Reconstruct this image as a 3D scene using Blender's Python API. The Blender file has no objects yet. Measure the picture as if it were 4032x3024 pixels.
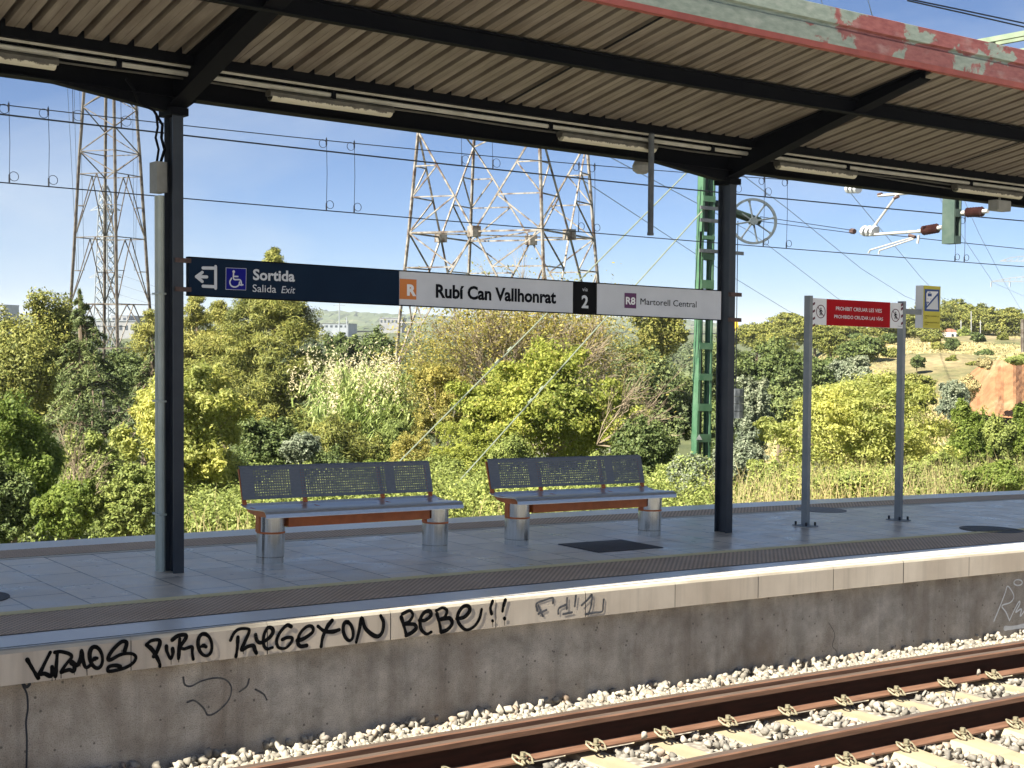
import bpy, math, random
import numpy as np
from mathutils import Matrix, Vector

# ------------------------------------------------------------------ camera, sky, sun, exposure
sc = bpy.context.scene
COL = sc.collection
FPX, IW, IH = 5659.355, 4032.0, 3024.0
YAW, PIT, ROL = [math.radians(a) for a in (36.03801422, -2.14221363, 0.39008752)]
CAM = np.array([0.0, 0.0, 2.0])
_f = np.array([math.sin(YAW)*math.cos(PIT), math.cos(YAW)*math.cos(PIT), math.sin(PIT)])
_r = np.array([math.cos(YAW), -math.sin(YAW), 0.0])
_u = np.cross(_r, _f)
CR = math.cos(ROL)*_r + math.sin(ROL)*_u
CU = -math.sin(ROL)*_r + math.cos(ROL)*_u
cam = bpy.data.cameras.new('camera')
cam.sensor_width = 36.0
cam.lens = FPX/IW*36.0
cam.clip_start, cam.clip_end = 0.1, 12000
co = bpy.data.objects.new('camera', cam)
COL.objects.link(co)
m = Matrix(((CR[0], CU[0], -_f[0], 0), (CR[1], CU[1], -_f[1], 0), (CR[2], CU[2], -_f[2], 2.0), (0, 0, 0, 1)))
co.matrix_world = m
sc.camera = co

SUN_EL, SUN_AZ = math.radians(43), math.radians(-96)      # azimuth from +Y towards +X: the sun stands along the track, to the left
w = bpy.data.worlds.new('World'); sc.world = w; w.use_nodes = True
nt = w.node_tree
bg = nt.nodes['Background']
sky = nt.nodes.new('ShaderNodeTexSky'); sky.sky_type = 'NISHITA'; sky.sun_disc = False
sky.sun_elevation = SUN_EL; sky.sun_rotation = SUN_AZ
sky.air_density = 0.5; sky.dust_density = 0.4; sky.ozone_density = 6.0; sky.altitude = 0
# thin cloud veil in the sky
tc_ = nt.nodes.new('ShaderNodeTexCoord'); mp_ = nt.nodes.new('ShaderNodeMapping'); mp_.inputs['Scale'].default_value = (1.0, 1.0, 3.2); mp_.inputs['Location'].default_value = (.62, .30, .1)
nz_ = nt.nodes.new('ShaderNodeTexNoise'); nz_.inputs['Scale'].default_value = 2.3; nz_.inputs['Detail'].default_value = 7; nz_.inputs['Roughness'].default_value = .52; nz_.inputs['Distortion'].default_value = .35
rp_ = nt.nodes.new('ShaderNodeValToRGB'); rp_.color_ramp.elements[0].position = .48; rp_.color_ramp.elements[1].position = .80; rp_.color_ramp.elements[1].color = (.85, .85, .85, 1)
mx_ = nt.nodes.new('ShaderNodeMix'); mx_.data_type = 'RGBA'; mx_.inputs[7].default_value = (5.2, 5.9, 6.6, 1)
nt.links.new(tc_.outputs['Generated'], mp_.inputs[0]); nt.links.new(mp_.outputs[0], nz_.inputs['Vector']); nt.links.new(nz_.outputs[0], rp_.inputs[0])
nt.links.new(rp_.outputs[0], mx_.inputs[0]); nt.links.new(sky.outputs[0], mx_.inputs[6]); nt.links.new(mx_.outputs[2], bg.inputs[0])
bg.inputs[1].default_value = 0.041
sl = bpy.data.lights.new('sun', 'SUN'); sl.energy = 5.0; sl.angle = math.radians(0.53); sl.color = (1.0, 0.93, 0.80)
so = bpy.data.objects.new('sun', sl); COL.objects.link(so)
sd = Vector((math.sin(SUN_AZ)*math.cos(SUN_EL), math.cos(SUN_AZ)*math.cos(SUN_EL), math.sin(SUN_EL)))
so.rotation_euler = (-sd).to_track_quat('-Z', 'Y').to_euler()
so.location = (-20, -10, 40)
sc.view_settings.view_transform = 'Standard'
sc.view_settings.look = 'None'
sc.view_settings.exposure = 1.75
sc.view_settings.gamma = 1.0
sc.view_settings.use_curve_mapping = False
sc.render.engine = 'CYCLES'
sc.cycles.max_bounces = 8
sc.cycles.transparent_max_bounces = 8
sc.cycles.use_denoising = True

# ------------------------------------------------------------------ station frame: s along the platform, t across the tracks, h above the paving
GR, CV = 0.02440407, -0.007805          # the line runs on a falling grade and a curve
def B(s, t, h):
    return (s, t + 0.5*CV*(s-7.0)**2, h - GR*(s-7.0))
KD = IW/2212.0
def ray(x, y):
    x, y = x*KD, y*KD
    return _f + CR*(x-IW/2)/FPX - CU*(y-IH/2)/FPX
def onh(x, y, h=0.0):
    d = ray(x, y); k = (h + 7*GR - 2.0)/(d[2]+GR*d[0]); P = CAM+k*d
    return P[0], P[1]-.5*CV*(P[0]-7)**2
def ont(x, y, t):
    d = ray(x, y); k = t/d[1]
    for _ in range(25):
        k = (t + .5*CV*(k*d[0]-7)**2)/d[1]
    P = CAM+k*d
    return P[0], P[2]+GR*(P[0]-7)
def ond(x, y, dist):
    return CAM + ray(x, y)*dist
def crop(x0, y0, sc_):
    return lambda x, y: ((x0+x/sc_)/KD, (y0+y/sc_)/KD)

# ------------------------------------------------------------------ materials
MAT = {}
def newmat(name):
    mt = bpy.data.materials.new(name); mt.use_nodes = True
    t = mt.node_tree
    return mt, t, t.nodes['Principled BSDF']
def N(t, typ, **kw):
    n = t.nodes.new(typ)
    for k, v in kw.items():
        if hasattr(n, k): setattr(n, k, v)
        else: n.inputs[k].default_value = v
    return n
def ramp(t, fac, stops):
    r = t.nodes.new('ShaderNodeValToRGB')
    el = r.color_ramp.elements
    while len(el) < len(stops): el.new(0.5)
    for e, (p, c) in zip(el, stops):
        e.position = p; e.color = tuple(c)+(1,) if len(c) == 3 else c
    t.links.new(fac, r.inputs[0])
    return r.outputs[0]
def mixc(t, fac, a, b, mode='MIX'):
    n = t.nodes.new('ShaderNodeMix'); n.data_type = 'RGBA'; n.blend_type = mode
    for k, v in ((0, fac), (6, a), (7, b)):
        if hasattr(v, 'links'): t.links.new(v, n.inputs[k])
        else: n.inputs[k].default_value = (tuple(v)+(1,)) if isinstance(v, tuple) and len(v) == 3 else v
    return n.outputs[2]
def bump(t, b, h, strength, dist=0.01):
    n = N(t, 'ShaderNodeBump'); n.inputs['Strength'].default_value = strength; n.inputs['Distance'].default_value = dist
    t.links.new(h, n.inputs['Height']); t.links.new(n.outputs[0], b.inputs['Normal'])
    return n
def coords(t, kind='Object', scale=(1, 1, 1)):
    c = t.nodes.new('ShaderNodeTexCoord'); mp = t.nodes.new('ShaderNodeMapping')
    mp.inputs['Scale'].default_value = scale
    t.links.new(c.outputs[kind], mp.inputs[0])
    return mp.outputs[0]
def noise(t, vec, scale, detail=4, rough=.55, dist=0.0):
    n = N(t, 'ShaderNodeTexNoise'); n.inputs['Scale'].default_value = scale
    n.inputs['Detail'].default_value = detail; n.inputs['Roughness'].default_value = rough; n.inputs['Distortion'].default_value = dist
    t.links.new(vec, n.inputs['Vector']); return n.outputs[0]
def paint(name, c1, c2, scale=6, rough=.5, metal=0.0, bmp=0.0, stretch=(1, 1, 1), lo=.35, hi=.65, spec=.5, coat=0.0):
    mt, t, b = newmat(name)
    v = coords(t, 'Object', stretch)
    n = noise(t, v, scale, 6)
    t.links.new(ramp(t, n, [(lo, c1), (hi, c2)]), b.inputs['Base Color'])
    b.inputs['Roughness'].default_value = rough; b.inputs['Metallic'].default_value = metal
    b.inputs['Specular IOR Level'].default_value = spec
    if bmp: bump(t, b, noise(t, v, scale*6, 5), bmp, .004)
    MAT[name] = mt; return mt

paint('navy_steel', (.0025, .003, .005), (.004, .0045, .006), 5, .7, spec=.06)
paint('column_paint', (.018, .024, .034), (.03, .037, .047), 4, .45, spec=.35)
paint('post_grey', (.19, .21, .215), (.24, .26, .265), 5, .45)
paint('pipe_green', (.40, .44, .38), (.50, .54, .47), 5, .5)
paint('conduit', (.32, .31, .26), (.42, .41, .36), 8, .45)
paint('lamp_body', (.04, .038, .03), (.08, .075, .06), 12, .6)
paint('box_grey', (.20, .20, .18), (.26, .26, .24), 8, .6)
paint('orange', (.50, .115, .018), (.62, .15, .028), 10, .45)
paint('seat_steel', (.17, .168, .165), (.23, .227, .222), 30, .42, .3, 0, (1, 12, 12))
paint('seat_top_steel', (.55, .57, .58), (.66, .68, .69), 20, .30, .6, 0, (1, 12, 12))
paint('sign_navy', (.0025, .013, .034), (.0035, .016, .040), 3, .6, spec=.1)
paint('sign_grey', (.53, .55, .58), (.59, .61, .64), 3, .5)
paint('sign_black', (.002, .002, .003), (.003, .003, .004), 3, .6, spec=.1)
paint('sign_blue', (.004, .006, .19), (.006, .008, .22), 3, .6, spec=.1)
paint('sign_orange', (.55, .16, .015), (.60, .18, .02), 3, .45)
paint('sign_purple', (.085, .005, .075), (.095, .008, .085), 3, .45)
paint('sign_white', (.74, .74, .74), (.80, .80, .80), 3, .5)
paint('sign_red', (.36, .003, .008), (.41, .004, .010), 3, .6, spec=.1)
paint('sign_maroon', (.09, .01, .025), (.11, .012, .03), 3, .45)
paint('sign_yellow', (.52, .46, .03), (.58, .50, .035), 3, .45)
paint('sign_royal', (.012, .05, .20), (.016, .06, .23), 3, .45)
paint('letter_black', (.002, .0025, .005), (.003, .004, .007), 3, .6, spec=.1)
paint('letter_grey', (.55, .57, .59), (.60, .62, .64), 3, .5)
paint('rust_bracket', (.05, .025, .022), (.10, .06, .05), 20, .7)
paint('mast_green', (.045, .125, .065), (.085, .17, .10), 4, .5)
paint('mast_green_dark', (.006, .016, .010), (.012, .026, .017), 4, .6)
paint('gantry_green', (.16, .21, .14), (.22, .27, .19), 4, .5)
paint('post_green_grey', (.045, .075, .06), (.07, .10, .08), 6, .5)
paint('wire', (.010, .012, .018), (.016, .018, .026), 3, .5, .3)
paint('wire_far', (.12, .14, .16), (.15, .17, .19), 3, .5)
paint('guy_rod', (.16, .19, .14), (.22, .25, .19), 9, .5)
paint('wheel_grey', (.07, .09, .10), (.12, .14, .15), 12, .5, .4)
paint('cantilever_white', (.36, .35, .33), (.44, .43, .41), 9, .45)
paint('insulator_brown', (.035, .014, .012), (.06, .025, .02), 6, .25)
paint('graffiti_black', (.002, .002, .0025), (.004, .004, .0045), 9, .8, spec=.1)
paint('graffiti_grey', (.05, .053, .06), (.12, .12, .125), 25, .7)
paint('graffiti_faint', (.055, .056, .062), (.12, .115, .105), 18, .9)
paint('graffiti_white', (.78, .80, .78), (.88, .90, .88), 12, .8)
paint('clip_galv', (.19, .17, .11), (.28, .255, .17), 30, .6, .2)
paint('weight_iron', (.05, .06, .07), (.10, .11, .12), 8, .7)
paint('crane_yellow', (.60, .38, .02), (.70, .46, .03), 2, .5)
paint('far_white', (.20, .205, .21), (.27, .275, .28), .3, .7)
paint('far_grey', (.22, .25, .28), (.30, .33, .36), .3, .7)
paint('far_window', (.03, .04, .05), (.05, .06, .08), 1, .3)
paint('roof_tile', (.28, .12, .07), (.35, .16, .1), 2, .8)
paint('wall_white', (.55, .52, .48), (.66, .63, .58), .8, .85)
paint('pole_grey', (.25, .26, .26), (.34, .35, .35), 2, .7)
paint('bark', (.10, .07, .045), (.19, .15, .105), 5, .9, 0, .4, (1, 1, .25))
paint('bark_pale', (.28, .22, .15), (.42, .35, .26), 5, .9)
paint('twig', (.17, .13, .085), (.30, .245, .165), 2, .9)
paint('cover_iron', (.018, .02, .026), (.035, .038, .045), 30, .6, .3, .5)
paint('yellow_line', (.88, .74, .36), (.92, .80, .46), 7, .8, spec=.2)
paint('white_line', (.74, .70, .58), (.82, .78, .66), 7, .8, spec=.2)
paint('groove', (.02, .025, .035), (.035, .04, .05), 9, .9)

def m_brushed():
    mt, t, b = newmat('brushed_steel')
    v = coords(t, 'Object', (25, 25, .6)); n = noise(t, v, 4, 5)
    t.links.new(ramp(t, n, [(.3, (.52, .52, .49)), (.7, (.72, .72, .69))]), b.inputs['Base Color'])
    b.inputs['Metallic'].default_value = 1.0; b.inputs['Roughness'].default_value = .2
    b.inputs['Anisotropic'].default_value = .5
    MAT['brushed_steel'] = mt
m_brushed()

def m_roof():
    mt, t, b = newmat('roof_sheet')
    v = coords(t, 'UV', (5.3, 1.2, 1)); n = noise(t, v, 1.3, 6, .6)
    c = ramp(t, n, [(.25, (.11, .09, .068)), (.55, (.18, .157, .122)), (.8, (.25, .222, .178))])
    v2 = coords(t, 'UV', (1, .08, 1)); n2 = noise(t, v2, 22, 3)
    c = mixc(t, 1.0, c, ramp(t, n2, [(.3, (.72, .68, .62)), (.6, (1, 1, 1))]), 'MULTIPLY')
    rs = noise(t, coords(t, 'UV', (2.2, .5, 1)), 1.4, 7, .65)
    c = mixc(t, ramp(t, rs, [(.56, (0, 0, 0)), (.74, (.6, .6, .6))]), c, (.075, .045, .028))
    t.links.new(c, b.inputs['Base Color']); b.inputs['Roughness'].default_value = .62
    MAT['roof_sheet'] = mt
m_roof()

def m_fascia():
    mt, t, b = newmat('fascia_paint')
    v = coords(t, 'UV', (1, 1, 1))
    sep = N(t, 'ShaderNodeSeparateXYZ'); t.links.new(v, sep.inputs[0])
    big = noise(t, v, 1.9, 8, .62, .4)
    grad = N(t, 'ShaderNodeMapRange'); t.links.new(sep.outputs[0], grad.inputs[0])
    grad.inputs[1].default_value = 8.3; grad.inputs[2].default_value = 9.9; grad.inputs[3].default_value = -.25; grad.inputs[4].default_value = .085
    add = N(t, 'ShaderNodeMath', operation='ADD'); t.links.new(big, add.inputs[0]); t.links.new(grad.outputs[0], add.inputs[1])
    mask = ramp(t, add.outputs[0], [(.495, (0, 0, 0)), (.52, (1, 1, 1))])
    fine = noise(t, coords(t, 'UV', (1, 3, 1)), 9, 6)
    green = ramp(t, fine, [(.3, (.16, .20, .165)), (.7, (.27, .31, .26))])
    red = ramp(t, fine, [(.3, (.17, .045, .04)), (.7, (.28, .10, .085))])
    c = mixc(t, mask, green, red)
    chalk = noise(t, coords(t, 'UV', (1, 2.2, 1)), 3.2, 7, .6)
    c = mixc(t, ramp(t, chalk, [(.55, (0, 0, 0)), (.85, (.4, .4, .4))]), c, (.55, .53, .49))
    t.links.new(c, b.inputs['Base Color']); b.inputs['Roughness'].default_value = .42
    MAT['fascia_paint'] = mt
    paint('fascia_red', (.20, .028, .028), (.28, .05, .045), 6, .5)
m_fascia()

def m_concrete(name, c1, c2, scale, stain=None, rough=.85, bm=.25, speck=True, streak=0.0):
    mt, t, b = newmat(name)
    v = coords(t, 'UV')
    n = noise(t, v, scale, 8, .62)
    c = ramp(t, n, [(.3, c1), (.7, c2)])
    if stain:
        s = noise(t, coords(t, 'UV', (1, .35, 1)), scale*.45, 6, .6, .6)
        c = mixc(t, ramp(t, s, [(.42, (0, 0, 0)), (.72, (.85, .85, .85))]), c, stain)
    if streak:
        s = noise(t, coords(t, 'UV', (7, .35, 1)), 1.0, 5, .6)
        c = mixc(t, ramp(t, s, [(.50, (0, 0, 0)), (.75, (streak,)*3)]), c, tuple(x*.45 for x in c1))
    fine = noise(t, v, 130, 3, .6)
    if speck:
        c = mixc(t, 1.0, c, ramp(t, fine, [(.32, (.55, .55, .55)), (.48, (1, 1, 1)), (.75, (1.15, 1.15, 1.15))]), 'MULTIPLY')
        vo = N(t, 'ShaderNodeTexVoronoi'); vo.inputs['Scale'].default_value = 11; t.links.new(v, vo.inputs['Vector'])
        c = mixc(t, ramp(t, vo.outputs['Distance'], [(.07, (.8, .8, .8)), (.12, (0, 0, 0))]), c, tuple(x*.3 for x in c1))
    t.links.new(c, b.inputs['Base Color']); b.inputs['Roughness'].default_value = rough
    bump(t, b, fine, bm, .006)
    MAT[name] = mt; return mt, t, b
m_concrete('wall_concrete', (.33, .295, .24), (.66, .60, .51), 4.6, (.27, .215, .16), .9, .9, True, .45)
m_concrete('coping_concrete', (.55, .475, .375), (.66, .58, .465), 2.2, (.42, .345, .26), .8, .2, False, .5)
m_concrete('coping_edge', (.50, .45, .35), (.60, .55, .44), 3.0, (.34, .29, .22), .75, .2, False)
m_concrete('edge_strip', (.72, .69, .62), (.82, .79, .72), 1.6, (.62, .595, .535), .30, .1, False)
m_concrete('sleeper_concrete', (.33, .275, .18), (.41, .35, .235), 5.0, (.28, .22, .135), .85, .15, False)

def m_paving():
    mt, t, b = newmat('paving')
    c = t.nodes.new('ShaderNodeTexCoord'); mp = t.nodes.new('ShaderNodeMapping')
    mp.inputs['Rotation'].default_value = (0, 0, math.radians(90)); mp.inputs['Location'].default_value = (20.01+.0, -3.47+.407*20, 0)
    t.links.new(c.outputs['UV'], mp.inputs[0])
    br = N(t, 'ShaderNodeTexBrick'); br.offset = .5; br.squash = 1
    t.links.new(mp.outputs[0], br.inputs['Vector'])
    br.inputs['Scale'].default_value = 1.0; br.inputs['Brick Width'].default_value = .573; br.inputs['Row Height'].default_value = .407
    br.inputs['Mortar Size'].default_value = .008; br.inputs['Mortar Smooth'].default_value = .2; br.inputs['Bias'].default_value = 0
    br.inputs['Color1'].default_value = (.58, .51, .40, 1); br.inputs['Color2'].default_value = (.78, .69, .55, 1); br.inputs['Mortar'].default_value = (.12, .11, .09, 1)
    v = coords(t, 'UV')
    n = noise(t, v, 3.0, 7, .6)
    col = mixc(t, 1.0, br.outputs['Color'], ramp(t, n, [(.3, (.72, .72, .72)), (.7, (1.25, 1.25, 1.25))]), 'MULTIPLY')
    # scuffed pale patches in front of the benches
    s2 = noise(t, coords(t, 'UV', (.8, 2.4, 1)), 2.6, 5, .55)
    col = mixc(t, ramp(t, s2, [(.60, (0, 0, 0)), (.72, (.55, .55, .55))]), col, (.72, .71, .68))
    vo = N(t, 'ShaderNodeTexVoronoi'); vo.inputs['Scale'].default_value = 3.2; t.links.new(v, vo.inputs['Vector'])
    col = mixc(t, ramp(t, vo.outputs['Distance'], [(.05, (.75, .75, .75)), (.075, (0, 0, 0))]), col, (.10, .095, .085))
    gr = noise(t, coords(t, 'UV', (.7, 1.6, 1)), 1.1, 8, .65)
    col = mixc(t, ramp(t, gr, [(.50, (0, 0, 0)), (.70, (.35, .35, .35))]), col, (.28, .26, .22))
    fine = noise(t, v, 90, 3)
    col = mixc(t, 1.0, col, ramp(t, fine, [(.3, (.85, .85, .85)), (.7, (1.1, 1.1, 1.1))]), 'MULTIPLY')
    t.links.new(col, b.inputs['Base Color'])
    t.links.new(ramp(t, n, [(.3, (.24, .24, .24)), (.7, (.46, .46, .46))]), b.inputs['Roughness']); b.inputs['Specular IOR Level'].default_value = .7
    inv = N(t, 'ShaderNodeMath', operation='SUBTRACT'); inv.inputs[0].default_value = 1.0; t.links.new(br.outputs['Fac'], inv.inputs[1])
    bump(t, b, inv.outputs[0], .5, .004)
    MAT['paving'] = mt
m_paving()

def m_tactile():
    mt, t, b = newmat('tactile')
    c = t.nodes.new('ShaderNodeTexCoord'); sep = N(t, 'ShaderNodeSeparateXYZ'); t.links.new(c.outputs['UV'], sep.inputs[0])
    P = 2*math.pi/.052
    def sn(o):
        a = N(t, 'ShaderNodeMath', operation='MULTIPLY'); t.links.new(o, a.inputs[0]); a.inputs[1].default_value = P
        s = N(t, 'ShaderNodeMath', operation='SINE'); t.links.new(a.outputs[0], s.inputs[0]); return s.outputs[0]
    a, d = sn(sep.outputs[0]), sn(sep.outputs[1])
    mu = N(t, 'ShaderNodeMath', operation='MULTIPLY'); t.links.new(a, mu.inputs[0]); t.links.new(d, mu.inputs[1])
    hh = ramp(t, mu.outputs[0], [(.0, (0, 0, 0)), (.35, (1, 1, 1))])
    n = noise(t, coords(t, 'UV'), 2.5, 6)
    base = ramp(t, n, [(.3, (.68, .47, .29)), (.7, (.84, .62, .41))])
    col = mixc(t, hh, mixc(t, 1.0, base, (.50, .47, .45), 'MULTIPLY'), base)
    t.links.new(col, b.inputs['Base Color']); b.inputs['Roughness'].default_value = .6; b.inputs['Specular IOR Level'].default_value = .35
    bump(t, b, hh, .45, .006)
    MAT['tactile'] = mt
m_tactile()

def m_rail():
    mt, t, b = newmat('rail_rust')
    v = coords(t, 'UV', (1.2, 14, 1)); n = noise(t, v, 3, 6)
    t.links.new(ramp(t, n, [(.3, (.12, .058, .034)), (.7, (.22, .118, .074))]), b.inputs['Base Color'])
    b.inputs['Roughness'].default_value = .62
    MAT['rail_rust'] = mt
    mt, t, b = newmat('rail_web_shade')  # near-black web: shade under the rail head put into the colour
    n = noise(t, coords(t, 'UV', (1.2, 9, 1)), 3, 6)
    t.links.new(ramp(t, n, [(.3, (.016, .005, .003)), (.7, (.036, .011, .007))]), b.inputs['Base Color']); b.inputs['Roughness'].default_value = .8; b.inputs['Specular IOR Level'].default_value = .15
    MAT['rail_web_shade'] = mt
    mt, t, b = newmat('rail_top')
    v = coords(t, 'UV', (.8, 40, 1)); n = noise(t, v, 3, 6)
    t.links.new(ramp(t, n, [(.3, (.13, .09, .065)), (.7, (.24, .18, .14))]), b.inputs['Base Color'])
    b.inputs['Roughness'].default_value = .4; b.inputs['Metallic'].default_value = .45
    MAT['rail_top'] = mt
m_rail()

def m_stone():
    mt, t, b = newmat('ballast_stone')
    g = t.nodes.new('ShaderNodeNewGeometry')
    c = ramp(t, g.outputs['Random Per Island'], [(0, (.17, .155, .13)), (.3, (.26, .24, .20)), (.6, (.34, .315, .262)), (.85, (.43, .395, .325)), (.95, (.29, .22, .16)), (1, (.22, .21, .195))])
    n = noise(t, coords(t, 'Object'), 40, 5)
    c = mixc(t, 1.0, c, ramp(t, n, [(.3, (.75, .74, .72)), (.7, (1.15, 1.15, 1.15))]), 'MULTIPLY')
    t.links.new(c, b.inputs['Base Color']); b.inputs['Roughness'].default_value = .85
    MAT['ballast_stone'] = mt
    mt, t, b = newmat('ballast_grey')
    g = t.nodes.new('ShaderNodeNewGeometry')
    c = ramp(t, g.outputs['Random Per Island'], [(0, (.15, .14, .12)), (.3, (.22, .205, .18)), (.6, (.29, .27, .235)), (.85, (.38, .35, .30)), (.95, (.28, .195, .14)), (1, (.42, .395, .34))])
    n = noise(t, coords(t, 'Object'), 40, 5)
    c = mixc(t, 1.0, c, ramp(t, n, [(.3, (.65, .64, .62)), (.7, (1.2, 1.2, 1.2))]), 'MULTIPLY')
    t.links.new(c, b.inputs['Base Color']); b.inputs['Roughness'].default_value = .85
    MAT['ballast_grey'] = mt
    mt, t, b = newmat('gravel_bed')
    v = coords(t, 'Object')
    vo = N(t, 'ShaderNodeTexVoronoi'); vo.inputs['Scale'].default_value = 18; t.links.new(v, vo.inputs['Vector'])
    t.links.new(ramp(t, vo.outputs['Distance'], [(0, (.50, .46, .39)), (.6, (.20, .18, .15))]), b.inputs['Base Color'])
    b.inputs['Roughness'].default_value = .95
    MAT['gravel_bed'] = mt
m_stone()

def leafmat(name, cols, trans=.5, rough=.6):
    mt, t, b = newmat(name)
    g = t.nodes.new('ShaderNodeNewGeometry')
    st = [(i/(len(cols)-1), c) for i, c in enumerate(cols)]
    c = ramp(t, g.outputs['Random Per Island'], st)
    n = noise(t, coords(t, 'Object'), .55, 3)
    c = mixc(t, 1.0, c, ramp(t, n, [(.32, (.82, .90, .86)), (.68, (1.45, 1.40, 1.2))]), 'MULTIPLY')
    t.links.new(c, b.inputs['Base Color']); b.inputs['Roughness'].default_value = rough; b.inputs['Specular IOR Level'].default_value = .3
    tr = t.nodes.new('ShaderNodeBsdfTranslucent'); t.links.new(c, tr.inputs[0])
    mx = t.nodes.new('ShaderNodeMixShader'); mx.inputs[0].default_value = trans
    t.links.new(b.outputs[0], mx.inputs[1]); t.links.new(tr.outputs[0], mx.inputs[2])
    t.links.new(mx.outputs[0], t.nodes['Material Output'].inputs[0])
    MAT[name] = mt
leafmat('leaf_fresh', [(.12, .17, .032), (.20, .26, .055), (.29, .34, .09), (.085, .13, .028)])
leafmat('leaf_yellow', [(.30, .32, .075), (.44, .44, .12), (.58, .56, .21), (.19, .23, .055)])
leafmat('leaf_gold', [(.34, .30, .09), (.44, .38, .12), (.28, .26, .08), (.20, .21, .06)])
leafmat('leaf_lime', [(.21, .25, .045), (.32, .35, .07), (.42, .43, .11), (.12, .16, .035)])
leafmat('leaf_pine', [(.11, .13, .03), (.18, .19, .045), (.26, .25, .07), (.07, .09, .025)], .2)
leafmat('leaf_pine_light', [(.17, .18, .045), (.25, .25, .065), (.31, .29, .09), (.10, .12, .03)], .25)
leafmat('leaf_cedar', [(.075, .105, .04), (.12, .15, .056), (.18, .21, .085), (.055, .08, .03)], .15)
leafmat('leaf_oak', [(.06, .09, .028), (.10, .135, .042), (.15, .18, .065), (.04, .062, .022)], .2)
leafmat('leaf_grey', [(.14, .17, .115), (.20, .23, .165), (.30, .32, .25), (.10, .13, .085)], .25)
leafmat('leaf_reed', [(.20, .27, .08), (.28, .34, .12), (.36, .41, .18), (.14, .20, .06)], .35)
leafmat('plume', [(.46, .41, .29), (.54, .48, .35), (.40, .36, .25)], .3)
leafmat('leaf_bramble', [(.14, .18, .045), (.22, .26, .07), (.31, .34, .11), (.10, .13, .035)], .3)
leafmat('leaf_dry', [(.36, .30, .16), (.45, .38, .21), (.28, .25, .13)], .3)
leafmat('leaf_far', [(.055, .075, .035), (.085, .11, .05), (.11, .13, .065)], .1)

def m_pylon(name, c1, c2, rust, lo=.50):
    mt, t, b = newmat(name)
    v = coords(t, 'Object'); n = noise(t, v, 2.6, 7, .65)
    c = ramp(t, n, [(lo, c1), (lo+.06, c2), (lo+.16, rust)])
    t.links.new(c, b.inputs['Base Color']); b.inputs['Roughness'].default_value = .6
    MAT[name] = mt
m_pylon('pylon_white', (.25, .235, .21), (.17, .145, .115), (.07, .04, .028), .45)
m_pylon('pylon_beige', (.13, .112, .09), (.095, .08, .062), (.055, .034, .024), .46)

def m_terrain():
    mt, t, b = newmat('terrain_soil')
    v = coords(t, 'Object'); n = noise(t, v, .12, 8, .65); n2 = noise(t, v, 1.4, 6, .6)
    c = ramp(t, n, [(.40, (.085, .10, .035)), (.52, (.20, .17, .08)), (.66, (.32, .25, .135))])
    c = mixc(t, 1.0, c, ramp(t, n2, [(.3, (.65, .65, .65)), (.7, (1.25, 1.25, 1.25))]), 'MULTIPLY')
    t.links.new(c, b.inputs['Base Color']); b.inputs['Roughness'].default_value = .95
    MAT['terrain_soil'] = mt
    mt, t, b = newmat('valley_grass')
    n = noise(t, coords(t, 'Object'), .3, 8, .7)
    t.links.new(ramp(t, n, [(.3, (.045, .06, .02)), (.55, (.085, .10, .035)), (.75, (.15, .15, .06))]), b.inputs['Base Color']); b.inputs['Roughness'].default_value = .95
    MAT['valley_grass'] = mt
    mt, t, b = newmat('orange_earth')
    v = coords(t, 'Object', (1, 1, .4)); n = noise(t, v, .5, 8, .65); n2 = noise(t, coords(t, 'Object', (1, 1, .15)), 1.6, 5)
    c = ramp(t, n, [(.30, (.21, .10, .045)), (.52, (.29, .145, .068)), (.62, (.30, .20, .11)), (.72, (.24, .19, .10))])
    c = mixc(t, 1.0, c, ramp(t, n2, [(.3, (.7, .68, .65)), (.6, (1.1, 1.1, 1.1))]), 'MULTIPLY')
    t.links.new(c, b.inputs['Base Color']); b.inputs['Roughness'].default_value = .95
    bump(t, b, n2, .35, .2)
    MAT['orange_earth'] = mt
    mt, t, b = newmat('hill_forest')
    v = coords(t, 'Object'); n = noise(t, v, .05, 9, .7); n2 = noise(t, v, .008, 4, .6)
    c = ramp(t, n, [(.35, (.045, .07, .03)), (.65, (.11, .135, .06))])
    c = mixc(t, ramp(t, n2, [(.55, (0, 0, 0)), (.68, (.7, .7, .7))]), c, (.25, .23, .13))
    t.links.new(c, b.inputs['Base Color']); b.inputs['Roughness'].default_value = .95
    MAT['hill_forest'] = mt
m_terrain()

# ------------------------------------------------------------------ builders
def tag(o, label, cat, group=None, kind=None):
    if label: o['label'] = label
    if cat: o['category'] = cat
    if group: o['group'] = group
    if kind: o['kind'] = kind
    return o
def empty(name, loc, label=None, cat=None, group=None, rot=None):
    o = bpy.data.objects.new(name, None); o.empty_display_size = .1
    COL.objects.link(o); o.location = loc
    if rot: o.rotation_euler = rot
    return tag(o, label, cat, group)
def wloc(o):
    v = np.zeros(3)
    while o is not None: v = v+np.array(o.location); o = o.parent
    return v
def link_mesh(name, V, F, mat, parent=None, uv=None, mats=None, mi=None, smooth=False):
    me = bpy.data.meshes.new(name)
    V = np.asarray(V, dtype=np.float64)
    if parent is not None: V = V - wloc(parent)
    me.from_pydata(V.tolist(), [], F)
    for x in (mats or [mat]): me.materials.append(MAT[x] if isinstance(x, str) else x)
    if mi is not None: me.polygons.foreach_set('material_index', np.asarray(mi, dtype=np.int32))
    if smooth: me.polygons.foreach_set('use_smooth', np.ones(len(F), dtype=bool))
    if uv is not None:
        l = me.uv_layers.new(name='st'); l.data.foreach_set('uv', np.asarray(uv, dtype=np.float32).ravel())
    me.update()
    o = bpy.data.objects.new(name, me); COL.objects.link(o)
    if parent is not None: o.parent = parent
    return o
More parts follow.
